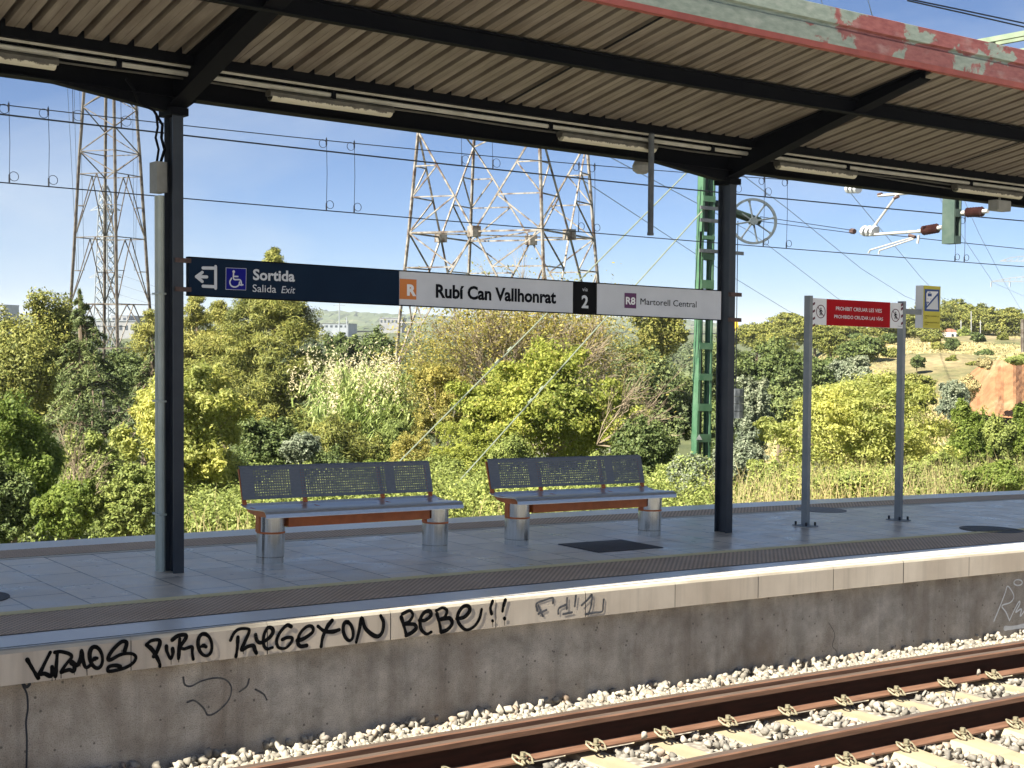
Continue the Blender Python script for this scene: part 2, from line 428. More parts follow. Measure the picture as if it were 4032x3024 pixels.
def copy_tree(o, parent=None):
    c = o.copy(); COL.objects.link(c)
    if parent is not None: c.parent = parent
    for ch in list(o.children): copy_tree(ch, c)
    return c

class MB:
    """collects faces in the station frame (bend=True) or in plain metres (bend=False)"""
    def __init__(self, bend=True): self.v = []; self.f = []; self.uv = []; self.mi = []; self.bend = bend
    def face(self, pts, uvs=None, mi=0):
        i = len(self.v)
        self.v += [tuple(p) for p in pts]; self.f.append(tuple(range(i, i+len(pts)))); self.mi.append(mi)
        if uvs is None:
            P = np.array(pts); sp = P.max(0)-P.min(0)
            k = int(np.argmin(sp))
            ax = {0: (1, 2), 1: (0, 2), 2: (0, 1)}[k]
            uvs = [(p[ax[0]], p[ax[1]]) for p in pts]
        self.uv += list(uvs)
    def box(self, a, b, mi=0, n=1):
        (x0, y0, z0), (x1, y1, z1) = a, b
        xs = np.linspace(x0, x1, n+1)
        for i in range(n):
            u, v = xs[i], xs[i+1]
            self.face([(u, y0, z0), (v, y0, z0), (v, y0, z1), (u, y0, z1)], mi=mi)
            self.face([(v, y1, z0), (u, y1, z0), (u, y1, z1), (v, y1, z1)], mi=mi)
            self.face([(u, y0, z1), (v, y0, z1), (v, y1, z1), (u, y1, z1)], mi=mi)
            self.face([(u, y1, z0), (v, y1, z0), (v, y0, z0), (u, y0, z0)], mi=mi)
        self.face([(x0, y1, z0), (x0, y0, z0), (x0, y0, z1), (x0, y1, z1)], mi=mi)
        self.face([(x1, y0, z0), (x1, y1, z0), (x1, y1, z1), (x1, y0, z1)], mi=mi)
        return self
    def extrude(self, prof, s0, s1, n=1, closed=True, caps=True, mi=0, mis=None):
        """profile of (t, h) points swept along s"""
        xs = np.linspace(s0, s1, n+1); L = len(prof); d = 0.0
        for j in range(L if closed else L-1):
            a, b = prof[j], prof[(j+1) % L]; dl = math.hypot(b[0]-a[0], b[1]-a[1])
            for i in range(n):
                u, v = xs[i], xs[i+1]
                self.face([(u, a[0], a[1]), (v, a[0], a[1]), (v, b[0], b[1]), (u, b[0], b[1])],
                          [(u, d), (v, d), (v, d+dl), (u, d+dl)], mi if mis is None else mis[j])
            d += dl
        if closed and caps:
            self.face([(s0, p[0], p[1]) for p in prof][::-1], mi=mi); self.face([(s1, p[0], p[1]) for p in prof], mi=mi)
        return self
    def tube(self, pts, r, n=6, mi=0, caps=True):
        pts = [np.array(p, dtype=float) for p in pts]; rs = r if isinstance(r, (list, tuple)) else [r]*len(pts)
        rings = []; up = np.array([0, 0, 1.0]); px = None
        for i, p in enumerate(pts):
            d = pts[min(i+1, len(pts)-1)]-pts[max(i-1, 0)]; d /= (np.linalg.norm(d)+1e-12)
            if px is None:
                ref = up if abs(d[2]) < .9 else np.array([1.0, 0, 0]); px = np.cross(d, ref)
            else: px = px - d*(px@d)
            px = px/(np.linalg.norm(px)+1e-12); py = np.cross(d, px)
            rings.append([p+rs[i]*(math.cos(2*math.pi*k/n+math.pi/n)*px+math.sin(2*math.pi*k/n+math.pi/n)*py) for k in range(n)])
        base = len(self.v)
        for R in rings: self.v += [tuple(q) for q in R]
        for i in range(len(rings)-1):
            for k in range(n):
                a, b = base+i*n+k, base+i*n+(k+1) % n
                self.f.append((a, b, b+n, a+n)); self.mi.append(mi); self.uv += [(0, 0), (1, 0), (1, 1), (0, 1)]
        if caps:
            self.f.append(tuple(base+k for k in range(n))[::-1]); self.mi.append(mi); self.uv += [(0, 0)]*n
            q = base+(len(rings)-1)*n
            self.f.append(tuple(q+k for k in range(n))); self.mi.append(mi); self.uv += [(0, 0)]*n
        return self
    def bar(self, a, b, r): return self.tube([a, b], r, 4)
    def ribbon(self, pts, w, plane):
        """flat stroke with round ends; pts in (s, h); plane -> 3-D point"""
        P = [np.array(p, dtype=float) for p in pts]
        if len(P) > 2:
            Q = []
            E_ = [2*P[0]-P[1]]+P+[2*P[-1]-P[-2]]
            for i in range(1, len(E_)-2):
                for k in range(6):
                    u = k/6
                    Q.append(.5*((2*E_[i])+(-E_[i-1]+E_[i+1])*u+(2*E_[i-1]-5*E_[i]+4*E_[i+1]-E_[i+2])*u*u+(-E_[i-1]+3*E_[i]-3*E_[i+1]+E_[i+2])*u**3))
            Q.append(P[-1]); P = Q
        ws = w if callable(w) else (lambda u: w)
        L, R = [], []
        for i, p in enumerate(P):
            d = P[min(i+1, len(P)-1)]-P[max(i-1, 0)]; d = d/(np.linalg.norm(d)+1e-9); nrm = np.array([-d[1], d[0]])
            hw = ws(i/max(1, len(P)-1))/2
            L.append(p+nrm*hw); R.append(p-nrm*hw)
        for i in range(len(P)-1):
            self.face([plane(*R[i]), plane(*R[i+1]), plane(*L[i+1]), plane(*L[i])])
        for c, hw in ((P[0], ws(0)/2), (P[-1], ws(1)/2)):
            self.disc(c, hw*.98, plane)
        return self
    def disc(self, c, r, plane, n=12, ry=None):
        ry = r if ry is None else ry
        self.face([plane(c[0]+r*math.cos(2*math.pi*k/n), c[1]+ry*math.sin(2*math.pi*k/n)) for k in range(n)])
        return self
    def build(self, name, mat=None, parent=None, mats=None, smooth=False, local=False):
        V = [B(*p) for p in self.v] if self.bend else self.v
        V = np.array(V)
        if local and parent is not None: V = V + wloc(parent)
        return link_mesh(name, V, self.f, mat, parent, self.uv, mats, self.mi if mats else None, smooth)

S0, S1, NS = -14.0, 46.0, 60

# ------------------------------------------------------------------ setting: terrain, track bed, platform paving
def terrain_z(xd, d):
    """height of the land by bearing (xd: pixel column of a 2212 wide frame) and distance"""
    lft = np.interp(d, [0, 14, 24, 30, 45, 80, 250, 600, 1200, 1700, 6000], [-.95, -.95, -1.0, -1.4, -4.0, -6.5, -7, -3, 2, 5, 10])
    rgt = np.interp(d, [0, 14, 24, 34, 60, 84, 100, 112, 140, 170, 215, 300, 600, 6000], [-.95, -.95, -1.0, -1.6, -4.2, -4.6, -2.2, 0.0, .9, 1.4, 1.9, 1.0, 2, 4])
    k = np.clip((xd-1540)/330, 0, 1); k = k*k*(3-2*k)
    return lft*(1-k)+rgt*k
def build_terrain():
    rng = np.random.default_rng(5)
    xs = np.concatenate([np.linspace(-9000, -900, 10), np.linspace(-800, 3000, 96), np.linspace(3200, 14000, 12)])
    ds = np.concatenate([np.linspace(2, 30, 15), np.linspace(34, 130, 33), np.linspace(140, 320, 20), np.geomspace(360, 7000, 18)])
    V = []
    for d in ds:
        for x in xs:
            P = ond(x, 715, d)
            z = terrain_z(x, d)
            z -= (.30+GR*max(-40, min(60, P[0]-7)))*float(np.interp(d, [0, 26, 60], [1, 1, 0]))
            if d > 60: z += .5*math.sin(P[0]*.11+P[1]*.07)*min(1, (d-60)/60)+.25*math.sin(P[0]*.37-P[1]*.29)*min(1, (d-60)/40)
            V.append((P[0], P[1], z))
    nx = len(xs); F = []
    for i in range(len(ds)-1):
        for j in range(nx-1):
            a = i*nx+j; F.append((a, a+1, a+nx+1, a+nx))
    mi = []
    for i in range(len(ds)-1):
        for j in range(nx-1): mi.append(0 if (xs[j] > 1760 and 70 < ds[i] < 400) else 1)
    o = link_mesh('ground', V, F, None, mats=['terrain_soil', 'valley_grass'], mi=mi); o['kind'] = 'structure'
    b = MB(False); gz_ = lambda x: -1.35-GR*(min(60, max(-60, x))-7)
    for xa, xb in ((-400, -60), (-60, 60), (60, 400)): b.face([(xa, -400, gz_(xa)), (xb, -400, gz_(xb)), (xb, 6, gz_(xb)), (xa, 6, gz_(xa))])
    o = b.build('ground', 'terrain_soil'); o['kind'] = 'structure'
build_terrain()

def hills():
    rng = np.random.default_rng(11)
    for (nm, d, ph, rows) in (('hills', 2300, 0.0, [(-1200, 690), (-300, 684), (0, 690), (200, 700), (420, 690), (470, 672), (560, 668), (650, 676), (720, 678), (800, 682), (900, 684), (1000, 690), (1100, 690), (1300, 690), (1400, 684), (1480, 692), (1600, 705), (1800, 690), (2400, 690), (3200, 700)]),
                          ('hills', 1250, 2.0, [(-1200, 706), (0, 708), (240, 702), (330, 700), (450, 712), (700, 716), (860, 706), (960, 700), (1060, 706), (1250, 712), (1330, 704), (1420, 712), (1620, 722), (2200, 722), (3200, 722)])):
        xs = np.linspace(-1200, 3200, 420); ys = np.interp(xs, [r[0] for r in rows], [r[1] for r in rows])
        V = []; NR = 14
        for i in range(NR):
            u = i/(NR-1)
            dd = d*(.78+.22*u)
            for x, y in zip(xs, ys):
                top = 2+(715-y)/3105*d
                prof = math.sin(u*math.pi/2)**1.2
                z = 1+(top-1)*prof
                P = ond(x, 715, dd)
                if i > 1: z += rng.uniform(-.45, 1.0)*d/1000*1.3
                V.append((P[0]+rng.uniform(-4, 4), P[1]+rng.uniform(-4, 4), z))
        for x, y in zip(xs, ys):
            P = ond(x, 715, d*1.25); V.append((P[0], P[1], -5))
        nx = len(xs); F = []
        for i in range(NR):
            for j in range(nx-1):
                a = i*nx+j; F.append((a, a+1, a+nx+1, a+nx))
        o = link_mesh(nm, V, F, 'hill_forest'); o['kind'] = 'structure'
hills()

tb = MB(); tb.extrude([(-14, -.90), (5.0, -.90), (5.6, -.86), (7.6, -.86), (8.80, -.90)], S0, S1, NS, closed=False)
o = tb.build('track_bed', 'gravel_bed'); o['kind'] = 'structure'
tb = MB(); tb.extrude([(12.6, -.92), (17.5, -.92), (18.2, -1.15)], S0, S1, NS, closed=False)
o = tb.build('track_bed', 'gravel_bed'); o['kind'] = 'structure'

pv = MB(); pv.extrude([(-4.0, -1.3), (-4.0, -.05), (3.0, -.05), (3.0, -1.3)], S0, S1, NS, closed=False)
o = pv.build('pavement', 'edge_strip'); o['kind'] = 'structure'
pv = MB(); pv.extrude([(9.72, 0), (12.0, 0)], S0, S1, NS, closed=False)
o = pv.build('pavement', 'paving'); o['kind'] = 'structure'
pr = o
def strip(name, t0, t1, h, mat):
    b = MB(); b.extrude([(t0, h), (t1, h)], S0, S1, NS, closed=False)
    q = b.build(name, mat, pr); return q
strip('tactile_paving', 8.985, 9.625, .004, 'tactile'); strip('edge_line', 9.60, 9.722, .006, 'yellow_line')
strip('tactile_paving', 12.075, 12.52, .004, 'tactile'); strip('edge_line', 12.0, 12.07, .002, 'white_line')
strip('edge_strip', 8.645, 8.98, .0, 'edge_strip'); strip('edge_strip', 12.525, 12.90, .0, 'edge_strip')

# ------------------------------------------------------------------ platform wall with its coping, joints and graffiti
wr = empty('platform_wall', B(5, 8.70, -.9), 'stained concrete platform wall under pale coping, graffiti along the coping face', 'wall')
b = MB(); b.extrude([(8.70, -1.3), (8.70, -.21)], S0, S1, NS, closed=False); b.extrude([(8.70, -.212), (8.57, -.212)], S0, S1, NS, closed=False)
b.build('wall_face', 'wall_concrete', wr)
b = MB(); b.extrude([(12.95, -.001), (12.95, -1.3)], S0, S1, NS, closed=False); b.extrude([(12.90, 0), (12.95, 0)], S0, S1, NS, closed=False)
b.build('rear_wall_face', 'edge_strip', wr)
js = [-13.9, 3.295, 4.235, 5.19, 5.51, 6.95, 7.62, 8.82, 9.745, 10.67, 11.6, 12.53, 13.46, 14.39, 15.3, 16.2, 17.1, 18, 19, 20, 21, 22, 24, 26, 28, 30, 34, 38, 42, 46]
js = sorted(js + [2.36, 1.43, .5, -.43, -1.4, -3.3, -5.2, -7.1])
js = [j for j in js if j not in (5.51, 7.62)]
js = sorted(js + [6.1, 7.88])
b = MB(); e = MB()
for a, c in zip(js[:-1], js[1:]):
    g = .006; dz = random.Random(int(a*100)).uniform(-.003, .003)
    b.extrude([(8.57+dz*.5, -.212), (8.57+dz*.5, -.026)], a+g/2, c-g/2, max(1, int((c-a)/1.0)), closed=False)
    e.extrude([(8.57+dz*.5, -.026), (8.578+dz*.5, -.006), (8.602, .001), (8.602, -.03)], a+g/4, c-g/4, max(1, int((c-a)/1.0)), closed=False)
b.build('coping', 'coping_concrete', wr); e.build('coping_edge', 'coping_edge', wr)
b = MB(); b.extrude([(8.577, -.212), (8.577, -.02)], S0, S1, NS, closed=False); b.build('joint', 'groove', wr)
b = MB(); b.extrude([(8.602, -.008), (8.614, -.008)], S0, S1, NS, closed=False); b.extrude([(8.630, -.008), (8.645, -.008)], S0, S1, NS, closed=False)
b.build('edge_groove', 'groove', wr)
b = MB(); b.extrude([(8.614, -.009), (8.614, -.001), (8.630, -.001), (8.630, -.009)], S0, S1, NS, closed=False); b.build('edge_lip', 'edge_strip', wr)
# vertical cracks in the wall
b = MB()
def crack(pts, w):
    P = [ont(x, y, 8.699) for x, y in pts]
    b.ribbon(P, w, lambda s, h: (s, 8.698, h))
crack([(50, 1482), (58, 1500), (60, 1530), (56, 1560), (58, 1600), (57, 1659)], .012)
crack([(50, 1478), (57, 1484), (64, 1478)], .02)
crack([(1790, 1345), (1803, 1370), (1798, 1395), (1808, 1410), (1806, 1440)], .004)
b.build('crack', 'groove', wr)

def graffiti(name, strokes, cr, t, wd, mat, label):
    g = MB()
    zz = [0]
    for st in strokes:
        P = [ont(*cr(x, y), t) for x, y in st]
        zz[0] += 1; off = .0004*zz[0]
        g.ribbon(P, (lambda u, k=zz[0]: wd*(.92+.13*math.sin(k*2.3+u*5.0)+.05*math.sin(u*17+k))), lambda s, h, off=off: (s, t-off*.25, h))
    q = g.build(name, mat, wr); q['label'] = label
def ell(cx, cy, rx, ry, tilt=0.0, n=12):
    return [(cx+rx*math.cos(2*math.pi*k/n-1.3)+tilt*ry*math.sin(2*math.pi*k/n-1.3)*-1, cy+ry*math.sin(2*math.pi*k/n-1.3)) for k in range(n+1)]
cA = crop(0, 2300, 1.8433); cB = crop(1100, 2300, 1.58)
GA = [[(198, 548), (225, 595), (255, 645), (278, 682)], [(365, 495), (342, 540), (305, 615), (288, 652), (325, 650), (360, 666), (376, 655), (378, 600)],
      [(402, 668), (408, 600), (416, 495)], [(398, 495), (440, 490), (500, 505), (520, 530), (485, 575), (442, 638), (470, 630), (505, 622), (535, 632), (540, 590), (518, 572)],
      [(524, 560), (560, 590), (585, 540), (592, 482)], [(592, 490), (602, 550), (622, 605), (655, 590)],
      ell(697, 532, 46, 78, -.12), [(672, 552), (688, 540), (705, 538)],
      [(905, 485), (918, 425), (880, 420), (818, 478), (786, 533), (800, 550), (880, 510), (955, 505), (986, 530), (965, 572), (900, 610), (800, 633), (782, 622), (792, 598), (840, 590), (872, 598)],
      [(1062, 437), (1100, 410), (1150, 405), (1160, 430), (1138, 490), (1115, 525)], [(1062, 440), (1100, 472), (1135, 525), (1158, 575), (1160, 598)],
      [(1207, 450), (1212, 490), (1238, 540), (1254, 505), (1252, 468)],
      [(1304, 395), (1300, 470), (1295, 540)], [(1250, 405), (1290, 375), (1342, 368), (1348, 392), (1312, 450), (1335, 470), (1392, 455), (1395, 500), (1402, 545)],
      ell(1487, 440, 50, 80, -.1), [(1462, 452), (1478, 446), (1495, 455)],
      [(1726, 385), (1722, 460), (1712, 525)], [(1672, 408), (1700, 352), (1740, 325), (1800, 325), (1806, 350), (1775, 420), (1752, 478), (1800, 452), (1838, 447), (1850, 480), (1860, 500)],
      [(1855, 365), (1862, 405), (1892, 425), (1950, 392), (1980, 350), (1972, 320), (1942, 318), (1915, 370), (1912, 435), (1935, 470), (1978, 460)],
      [(2112, 308), (2082, 298), (2035, 345), (2007, 405), (2020, 458), (2068, 465), (2108, 430), (2120, 392), (2082, 388), (2048, 402)]]
GB = [[(112, 350), (150, 340), (205, 300), (205, 266), (172, 264), (130, 305), (115, 360), (130, 386), (170, 382)],
      [(240, 262), (280, 292), (330, 296), (372, 284)], [(328, 226), (300, 262), (270, 330), (260, 388)],
      ell(428, 293, 30, 58, -.15), [(478, 362), (498, 280), (512, 210), (532, 270), (572, 310), (612, 325), (640, 298), (648, 240), (630, 196)],
      [(758, 205), (775, 260), (790, 318)], [(765, 185), (812, 165), (830, 195), (805, 235), (780, 248), (838, 250), (850, 275), (825, 300), (788, 320)],
      [(870, 226), (908, 224), (942, 195), (934, 168), (900, 178), (876, 222), (882, 280), (915, 310), (945, 298)],
      [(980, 185), (995, 240), (1005, 295)], [(975, 165), (1015, 147), (1042, 165), (1028, 205), (998, 220), (1058, 212), (1074, 245), (1045, 283), (1006, 298)],
      [(1102, 215), (1150, 205), (1184, 165), (1175, 137), (1140, 142), (1110, 190), (1116, 242), (1160, 284), (1210, 264), (1244, 215), (1258, 157)],
      [(1326, 106), (1313, 148), (1320, 184)], [(1325, 227), (1327, 229)], [(1405, 99), (1393, 138), (1388, 168)], [(1399, 212), (1401, 214)]]
graffiti('graffiti', GA, cA, 8.5675, .027, 'graffiti_black', 'black spray-painted letters with drips on the left coping')
graffiti('graffiti', GB, cB, 8.5675, .030, 'graffiti_black', 'black spray-painted word with two exclamation marks')
DR = [[(212, 575), (214, 600)], [(378, 660), (378, 702)], [(402, 668), (402, 696)], [(443, 640), (443, 682)], [(540, 632), (540, 656)], [(630, 610), (632, 662)], [(1162, 595), (1162, 607)], [(1241, 540), (1242, 582)], [(1297, 540), (1297, 566)], [(1713, 525), (1714, 540)], [(1767, 480), (1766, 506)], [(1858, 500), (1859, 516)], [(582, 575), (582, 598)], [(695, 545), (696, 560)], [(884, 480), (884, 520)]]
graffiti('graffiti', DR, cA, 8.5675, .005, 'graffiti_black', 'thin black paint drips below the letters')
graffiti('graffiti', [[(1327, 228), (1328, 266)], [(1400, 213), (1402, 256)]], cB, 8.5675, .005, 'graffiti_black', 'thin black paint drips below the letters')
graffiti('graffiti', [[(1605, 165), (1600, 122), (1650, 100), (1700, 86), (1702, 118)], [(1610, 130), (1640, 200)], [(1612, 185), (1662, 160)],
      [(1735, 185), (1740, 150), (1785, 128)], [(1790, 85), (1788, 155)], [(1845, 72), (1838, 138)], [(1765, 187), (1820, 176)],
      [(1880, 132), (1920, 95), (1945, 68), (1938, 140), (1920, 190)], [(1905, 187), (1960, 178), (2008, 170), (2014, 130), (2018, 96)]], cB, 8.5675, .019, 'graffiti_grey', 'faded grey spray-painted tag')
c7 = crop(0, 1974, 1.58); c9 = crop(2632, 1974, 1.58)
graffiti('graffiti', [[(1140, 1095), (1150, 1140), (1190, 1150), (1250, 1120), (1330, 1100), (1400, 1108), (1440, 1160), (1420, 1240), (1350, 1310), (1295, 1330), (1265, 1285), (1210, 1240), (1165, 1250)], [(1490, 1185), (1535, 1150), (1550, 1105)], [(1590, 1170), (1640, 1200), (1660, 1235)]], c7, 8.6975, .013, 'graffiti_faint', 'faint grey doodle on the lower wall')
graffiti('graffiti', [[(2025, 745), (2060, 660), (2095, 570), (2110, 528), (2140, 565), (2148, 600), (2125, 630), (2075, 650), (2100, 690), (2122, 742)], [(2122, 742), (2145, 690), (2180, 625), (2185, 640), (2160, 690), (2195, 670), (2190, 715), (2240, 640)], ell(2175, 505, 26, 18)], c9, 8.6975, .016, 'graffiti_white', 'white chalky tag on the wall at the far end')
graffiti('graffiti', [[(2095, 790), (2150, 785), (2260, 765)]], c9, 8.6975, .05, 'graffiti_white', 'white chalky smear below the tag')

# ------------------------------------------------------------------ track: rails, sleepers, ballast
def rail(t, label, top=-.60, hgt=.20):
    hw, fw = .034, .070
    z0 = top-hgt
    prof = [(-fw, z0), (fw, z0), (fw, z0+.012), (.012, z0+.035), (.010, top-.052), (hw, top-.040), (hw, top-.008), (hw-.008, top), (-hw+.008, top), (-hw, top-.008), (-hw, top-.040), (-.010, top-.052), (-.012, z0+.035), (-fw, z0+.012)]
    r = empty('rail', B(7, t, z0), label, 'rail')
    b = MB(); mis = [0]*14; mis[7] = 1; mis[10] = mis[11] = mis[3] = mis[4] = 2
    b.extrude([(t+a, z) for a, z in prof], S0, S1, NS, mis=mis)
    b.build('rail_body', None, r, mats=['rail_rust', 'rail_top', 'rail_web_shade'])
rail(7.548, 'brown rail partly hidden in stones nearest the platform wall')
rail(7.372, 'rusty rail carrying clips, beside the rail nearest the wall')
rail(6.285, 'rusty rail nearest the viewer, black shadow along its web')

SL = []
def sleeper_proto():
    r = empty('sleeper', (0, 0, 0), 'x', 'sleeper', 'concrete sleepers')
    # cross-section narrows to the top; level dips between the rail seats
    b = MB(False)
    ts = [-1.36, -1.1, -.80, -.60, -.45, -.1, .3, .55, .75, 1.2, 1.36]; zs = [-.03, -.02, 0, 0, -.02, -.045, -.045, -.015, 0, -.02, -.03]
    sec = [(-.15, -.2), (-.13, -.045), (-.105, 0), (.105, 0), (.13, -.045), (.15, -.2)]
    for i in range(len(ts)-1):
        for j in range(5):
            a, c = sec[j], sec[j+1]
            b.face([(a[0], ts[i], a[1]+zs[i]), (c[0], ts[i], c[1]+zs[i]), (c[0], ts[i+1], c[1]+zs[i+1]), (a[0], ts[i+1], a[1]+zs[i+1])][::-1], [(a[0]+j, ts[i]), (c[0]+j, ts[i]), (c[0]+j, ts[i+1]), (a[0]+j, ts[i+1])])
    for i in (0, len(ts)-1):
        b.face([(a[0], ts[i], a[1]+zs[i]) for a in sec])
    b.build('sleeper_body', 'sleeper_concrete', r, local=True)
    for tc in (7.372, 6.285):
        y = tc-6.95
        q = MB(False); yy = y-.088
        def P(x, dy, z): return (x, yy+dy, z)
        for sg in (-1, 1):      # a bent spring-wire loop each side of the bolt
            q.tube([P(sg*.012, -.01, .030), P(sg*.018, -.045, .012), P(sg*.040, -.055, .012), P(sg*.062, -.02, .022), P(sg*.068, .02, .042), P(sg*.048, .045, .052), P(sg*.026, .03, .045), P(sg*.018, .005, .032)], .0075, 6)
        q.tube([P(0, 0, 0), P(0, 0, .062)], .012, 6); q.tube([P(0, 0, .052), P(0, 0, .075)], .019, 6); q.tube([P(0, 0, .036), P(0, 0, .042)], .028, 10)
        q.build('rail_clip', 'clip_galv', r, local=True)
    return r
sp = sleeper_proto()
svis = {}
LAB = ['sleeper with bare cream top at the lower edge of the picture', 'cream sleeper second from the left along the rails', 'cream sleeper third from the left along the rails', 'cream sleeper fourth from the left along the rails', 'cream sleeper with a flat dark stone lying on it', 'cream sleeper just right of the one holding a flat stone', 'cream sleeper sixth from the left, below the long wall crack', 'cream sleeper seventh from the left along the rails', 'cream sleeper eighth from the left along the rails', 'cream sleeper at the right edge of the picture']
for k in range(-4, 22):
    s = 4.795+.606*k
    o = sp if k == -4 else copy_tree(sp)
    o.location = B(s, 6.95, -.798)
    o.rotation_euler = (0, GR, CV*(s-7))
    o['label'] = LAB[k] if 0 <= k < 10 else ('cream concrete sleeper beyond the right edge of the picture' if k >= 10 else 'cream concrete sleeper beyond the left edge of the picture')

def stones():
    rng = np.random.default_rng(3)
    # unit angular stones
    protos = []
    import bmesh
    for k in range(14):
        bm = bmesh.new()
        for _ in range(13):
            p = rng.normal(size=3); p /= np.linalg.norm(p); p *= rng.uniform(.75, 1.0)
            bm.verts.new(p*np.array([1.0, rng.uniform(.65, .95), rng.uniform(.5, .8)]))
        bmesh.ops.convex_hull(bm, input=bm.verts)
        for v_ in [v for v in bm.verts if not v.link_faces]: bm.verts.remove(v_)
        bmesh.ops.triangulate(bm, faces=bm.faces)
        bm.verts.index_update()
        protos.append((np.array([v.co[:] for v in bm.verts]), np.array([[v.index for v in f.verts] for f in bm.faces])))
        bm.free()
    pos = []
    def scatter(n, s0, s1, t0, t1, hf, rmin, rmax):
        s = rng.uniform(s0, s1, n); t = rng.uniform(t0, t1, n)
        for a, c in zip(s, t):
            pos.append((a, c, hf(a, c)+rng.uniform(-.025, .012), rng.uniform(rmin, rmax)))
    scatter(7900, 1.5, 22, 7.60, 8.72, lambda s, t: -.665-(t-7.6)*.235, .024, .050)
    scatter(1000, 2, 16, 8.35, 8.69, lambda s, t: -.845, .025, .055)
    scatter(1400, 22, 34, 7.6, 8.72, lambda s, t: -.67-(t-7.6)*.2, .03, .045)
    def gap(s, t):
        ph = ((s-4.795)/.606) % 1.0
        return ph
    n0 = len(pos)
    ss = rng.uniform(2.5, 20, 17000); tt = rng.uniform(4.6, 7.34, 17000)
    for a, c in zip(ss, tt):
        ph = gap(a, c); dd = min(ph, 1-ph)*.606
        mid = 6.40 < c < 7.28
        if dd < .172 and c > 5.7: continue
        if dd < .15 and c > 5.15 and rng.random() < .9: continue
        if 6.2 < c < 6.40 and dd < .2: continue
        h = -.845+min(.03, (dd-.15)*.3)
        if c < 5.95: h += min(.13, (5.95-c)*.16)*(.55+.45*math.sin(a*2.1)+.35*max(0, (a-8.5)/3))
        if c > 7.2: h -= .02
        pos.append((a, c, h+rng.uniform(-.03, .015), rng.uniform(.024, .054)))
    for (a, c, h, r) in [(8.72, 6.72, -.80, .055), (7.33, 7.02, -.79, .05), (9.45, 7.05, -.785, .045), (6.4, 7.25, -.745, .04), (10.05, 7.28, -.72, .04), (9.55, 5.95, -.77, .06)]:
        pos.append((a, c, h, r))
    for (nm_, sub, mt_, lb_) in (('ballast', pos[:n0], 'ballast_stone', 'clean pale crushed stone between the rails and the platform wall'), ('ballast', pos[n0:], 'ballast_grey', 'greyer crushed stone between and in front of the rails')):
      Vs, Fs = [], []; off = 0
      for (s, t, h, r) in sub:
          V, F = protos[rng.integers(len(protos))]
          q = rng.normal(size=4); q /= np.linalg.norm(q); a, b_, c, d = q
          R = np.array([[1-2*(c*c+d*d), 2*(b_*c-a*d), 2*(b_*d+a*c)], [2*(b_*c+a*d), 1-2*(b_*b_+d*d), 2*(c*d-a*b_)], [2*(b_*d-a*c), 2*(c*d+a*b_), 1-2*(b_*b_+c*c)]])
          W = (V*r)@R.T + np.array(B(s, t, h))
          Vs.append(W); Fs.append(F+off); off += len(V)
      V = np.concatenate(Vs); F = np.concatenate(Fs)
      o = fast_mesh(nm_, V, F, mt_)
      o['kind'] = 'stuff'; o['label'] = lb_
def fast_mesh(name, V, F, mat, parent=None):
    me = bpy.data.meshes.new(name); n = F.shape[1]
    if parent is not None: V = V-wloc(parent)
    me.vertices.add(len(V)); me.vertices.foreach_set('co', V.astype(np.float32).ravel())
    me.loops.add(F.size); me.loops.foreach_set('vertex_index', F.astype(np.int32).ravel())
    me.polygons.add(len(F)); me.polygons.foreach_set('loop_start', np.arange(0, F.size, n, dtype=np.int32))
    me.update(calc_edges=True); me.validate()
    me.materials.append(MAT[mat])
    o = bpy.data.objects.new(name, me); COL.objects.link(o)
    if parent is not None: o.parent = parent
    return o
stones()

# ------------------------------------------------------------------ canopy
def hs(t):                       # underside of the roof sheet
    return 4.22+.2*(9.4-t) if t <= 10.8 else 4.22+.2*(9.4-(21.6-t))
cn = empty('platform_canopy', B(7.5, 10.8, 0), 'butterfly canopy on dark columns over the platform, beige ribbed underside and peeling red-green edge', 'canopy')
def rib_sheet(t0, t1, name):
    b = MB(); p = .19; s = S0
    while s < S1:
        xs = [s, s+.062, s+.066, s+.070, s+.132, s+.134, s+.188, s+.190]; zs = [0, 0, .005, 0, 0, .105, .105, 0]
        for i in range(7):
            a, c = xs[i], xs[i+1]
            b.face([(a, t0, hs(t0)+zs[i]), (c, t0, hs(t0)+zs[i+1]), (c, t1, hs(t1)+zs[i+1]), (a, t1, hs(t1)+zs[i])][::-1], [(a, t0), (c, t0), (c, t1), (a, t1)])
        s += p
    b.build(name, 'roof_sheet', cn)
rib_sheet(8.30, 10.62, 'roof_sheet'); rib_sheet(10.98, 13.3, 'roof_sheet')
b = MB()      # roof covering above the ribbed sheet so no sun leaks through
for t0, t1 in ((8.34, 10.62), (10.98, 13.26)):
    b.extrude([(t0, hs(t0)+.115), (t1, hs(t1)+.115), (t1, hs(t1)+.135), (t0, hs(t0)+.135)], S0, S1, NS)
b.build('roof_covering', 'navy_steel', cn)
for s in (7.472, 13.45, 1.45, 19.4, -4.5):
    b = MB()
    for t0, t1 in ((8.33, 9.05), (9.18, 10.40)):
        b.face([(s-.012, t0, hs(t0)-.004), (s+.022, t0, hs(t0)-.004), (s+.022, t1, hs(t1)-.004), (s-.012, t1, hs(t1)-.004)])
    b.build('sheet_seam', 'navy_steel', cn)
def ibeam_h(t, h0, h1, fw, name, tf=.014, tw=.01):
    b = MB()
    prof = [(t-fw/2, h0), (t+fw/2, h0), (t+fw/2, h0+tf), (t+tw/2, h0+tf), (t+tw/2, h1-tf), (t+fw/2, h1-tf), (t+fw/2, h1), (t-fw/2, h1), (t-fw/2, h1-tf), (t-tw/2, h1-tf), (t-tw/2, h0+tf), (t-fw/2, h0+tf)]
    b.extrude(prof, S0, S1, NS); return b.build(name, 'navy_steel', cn)
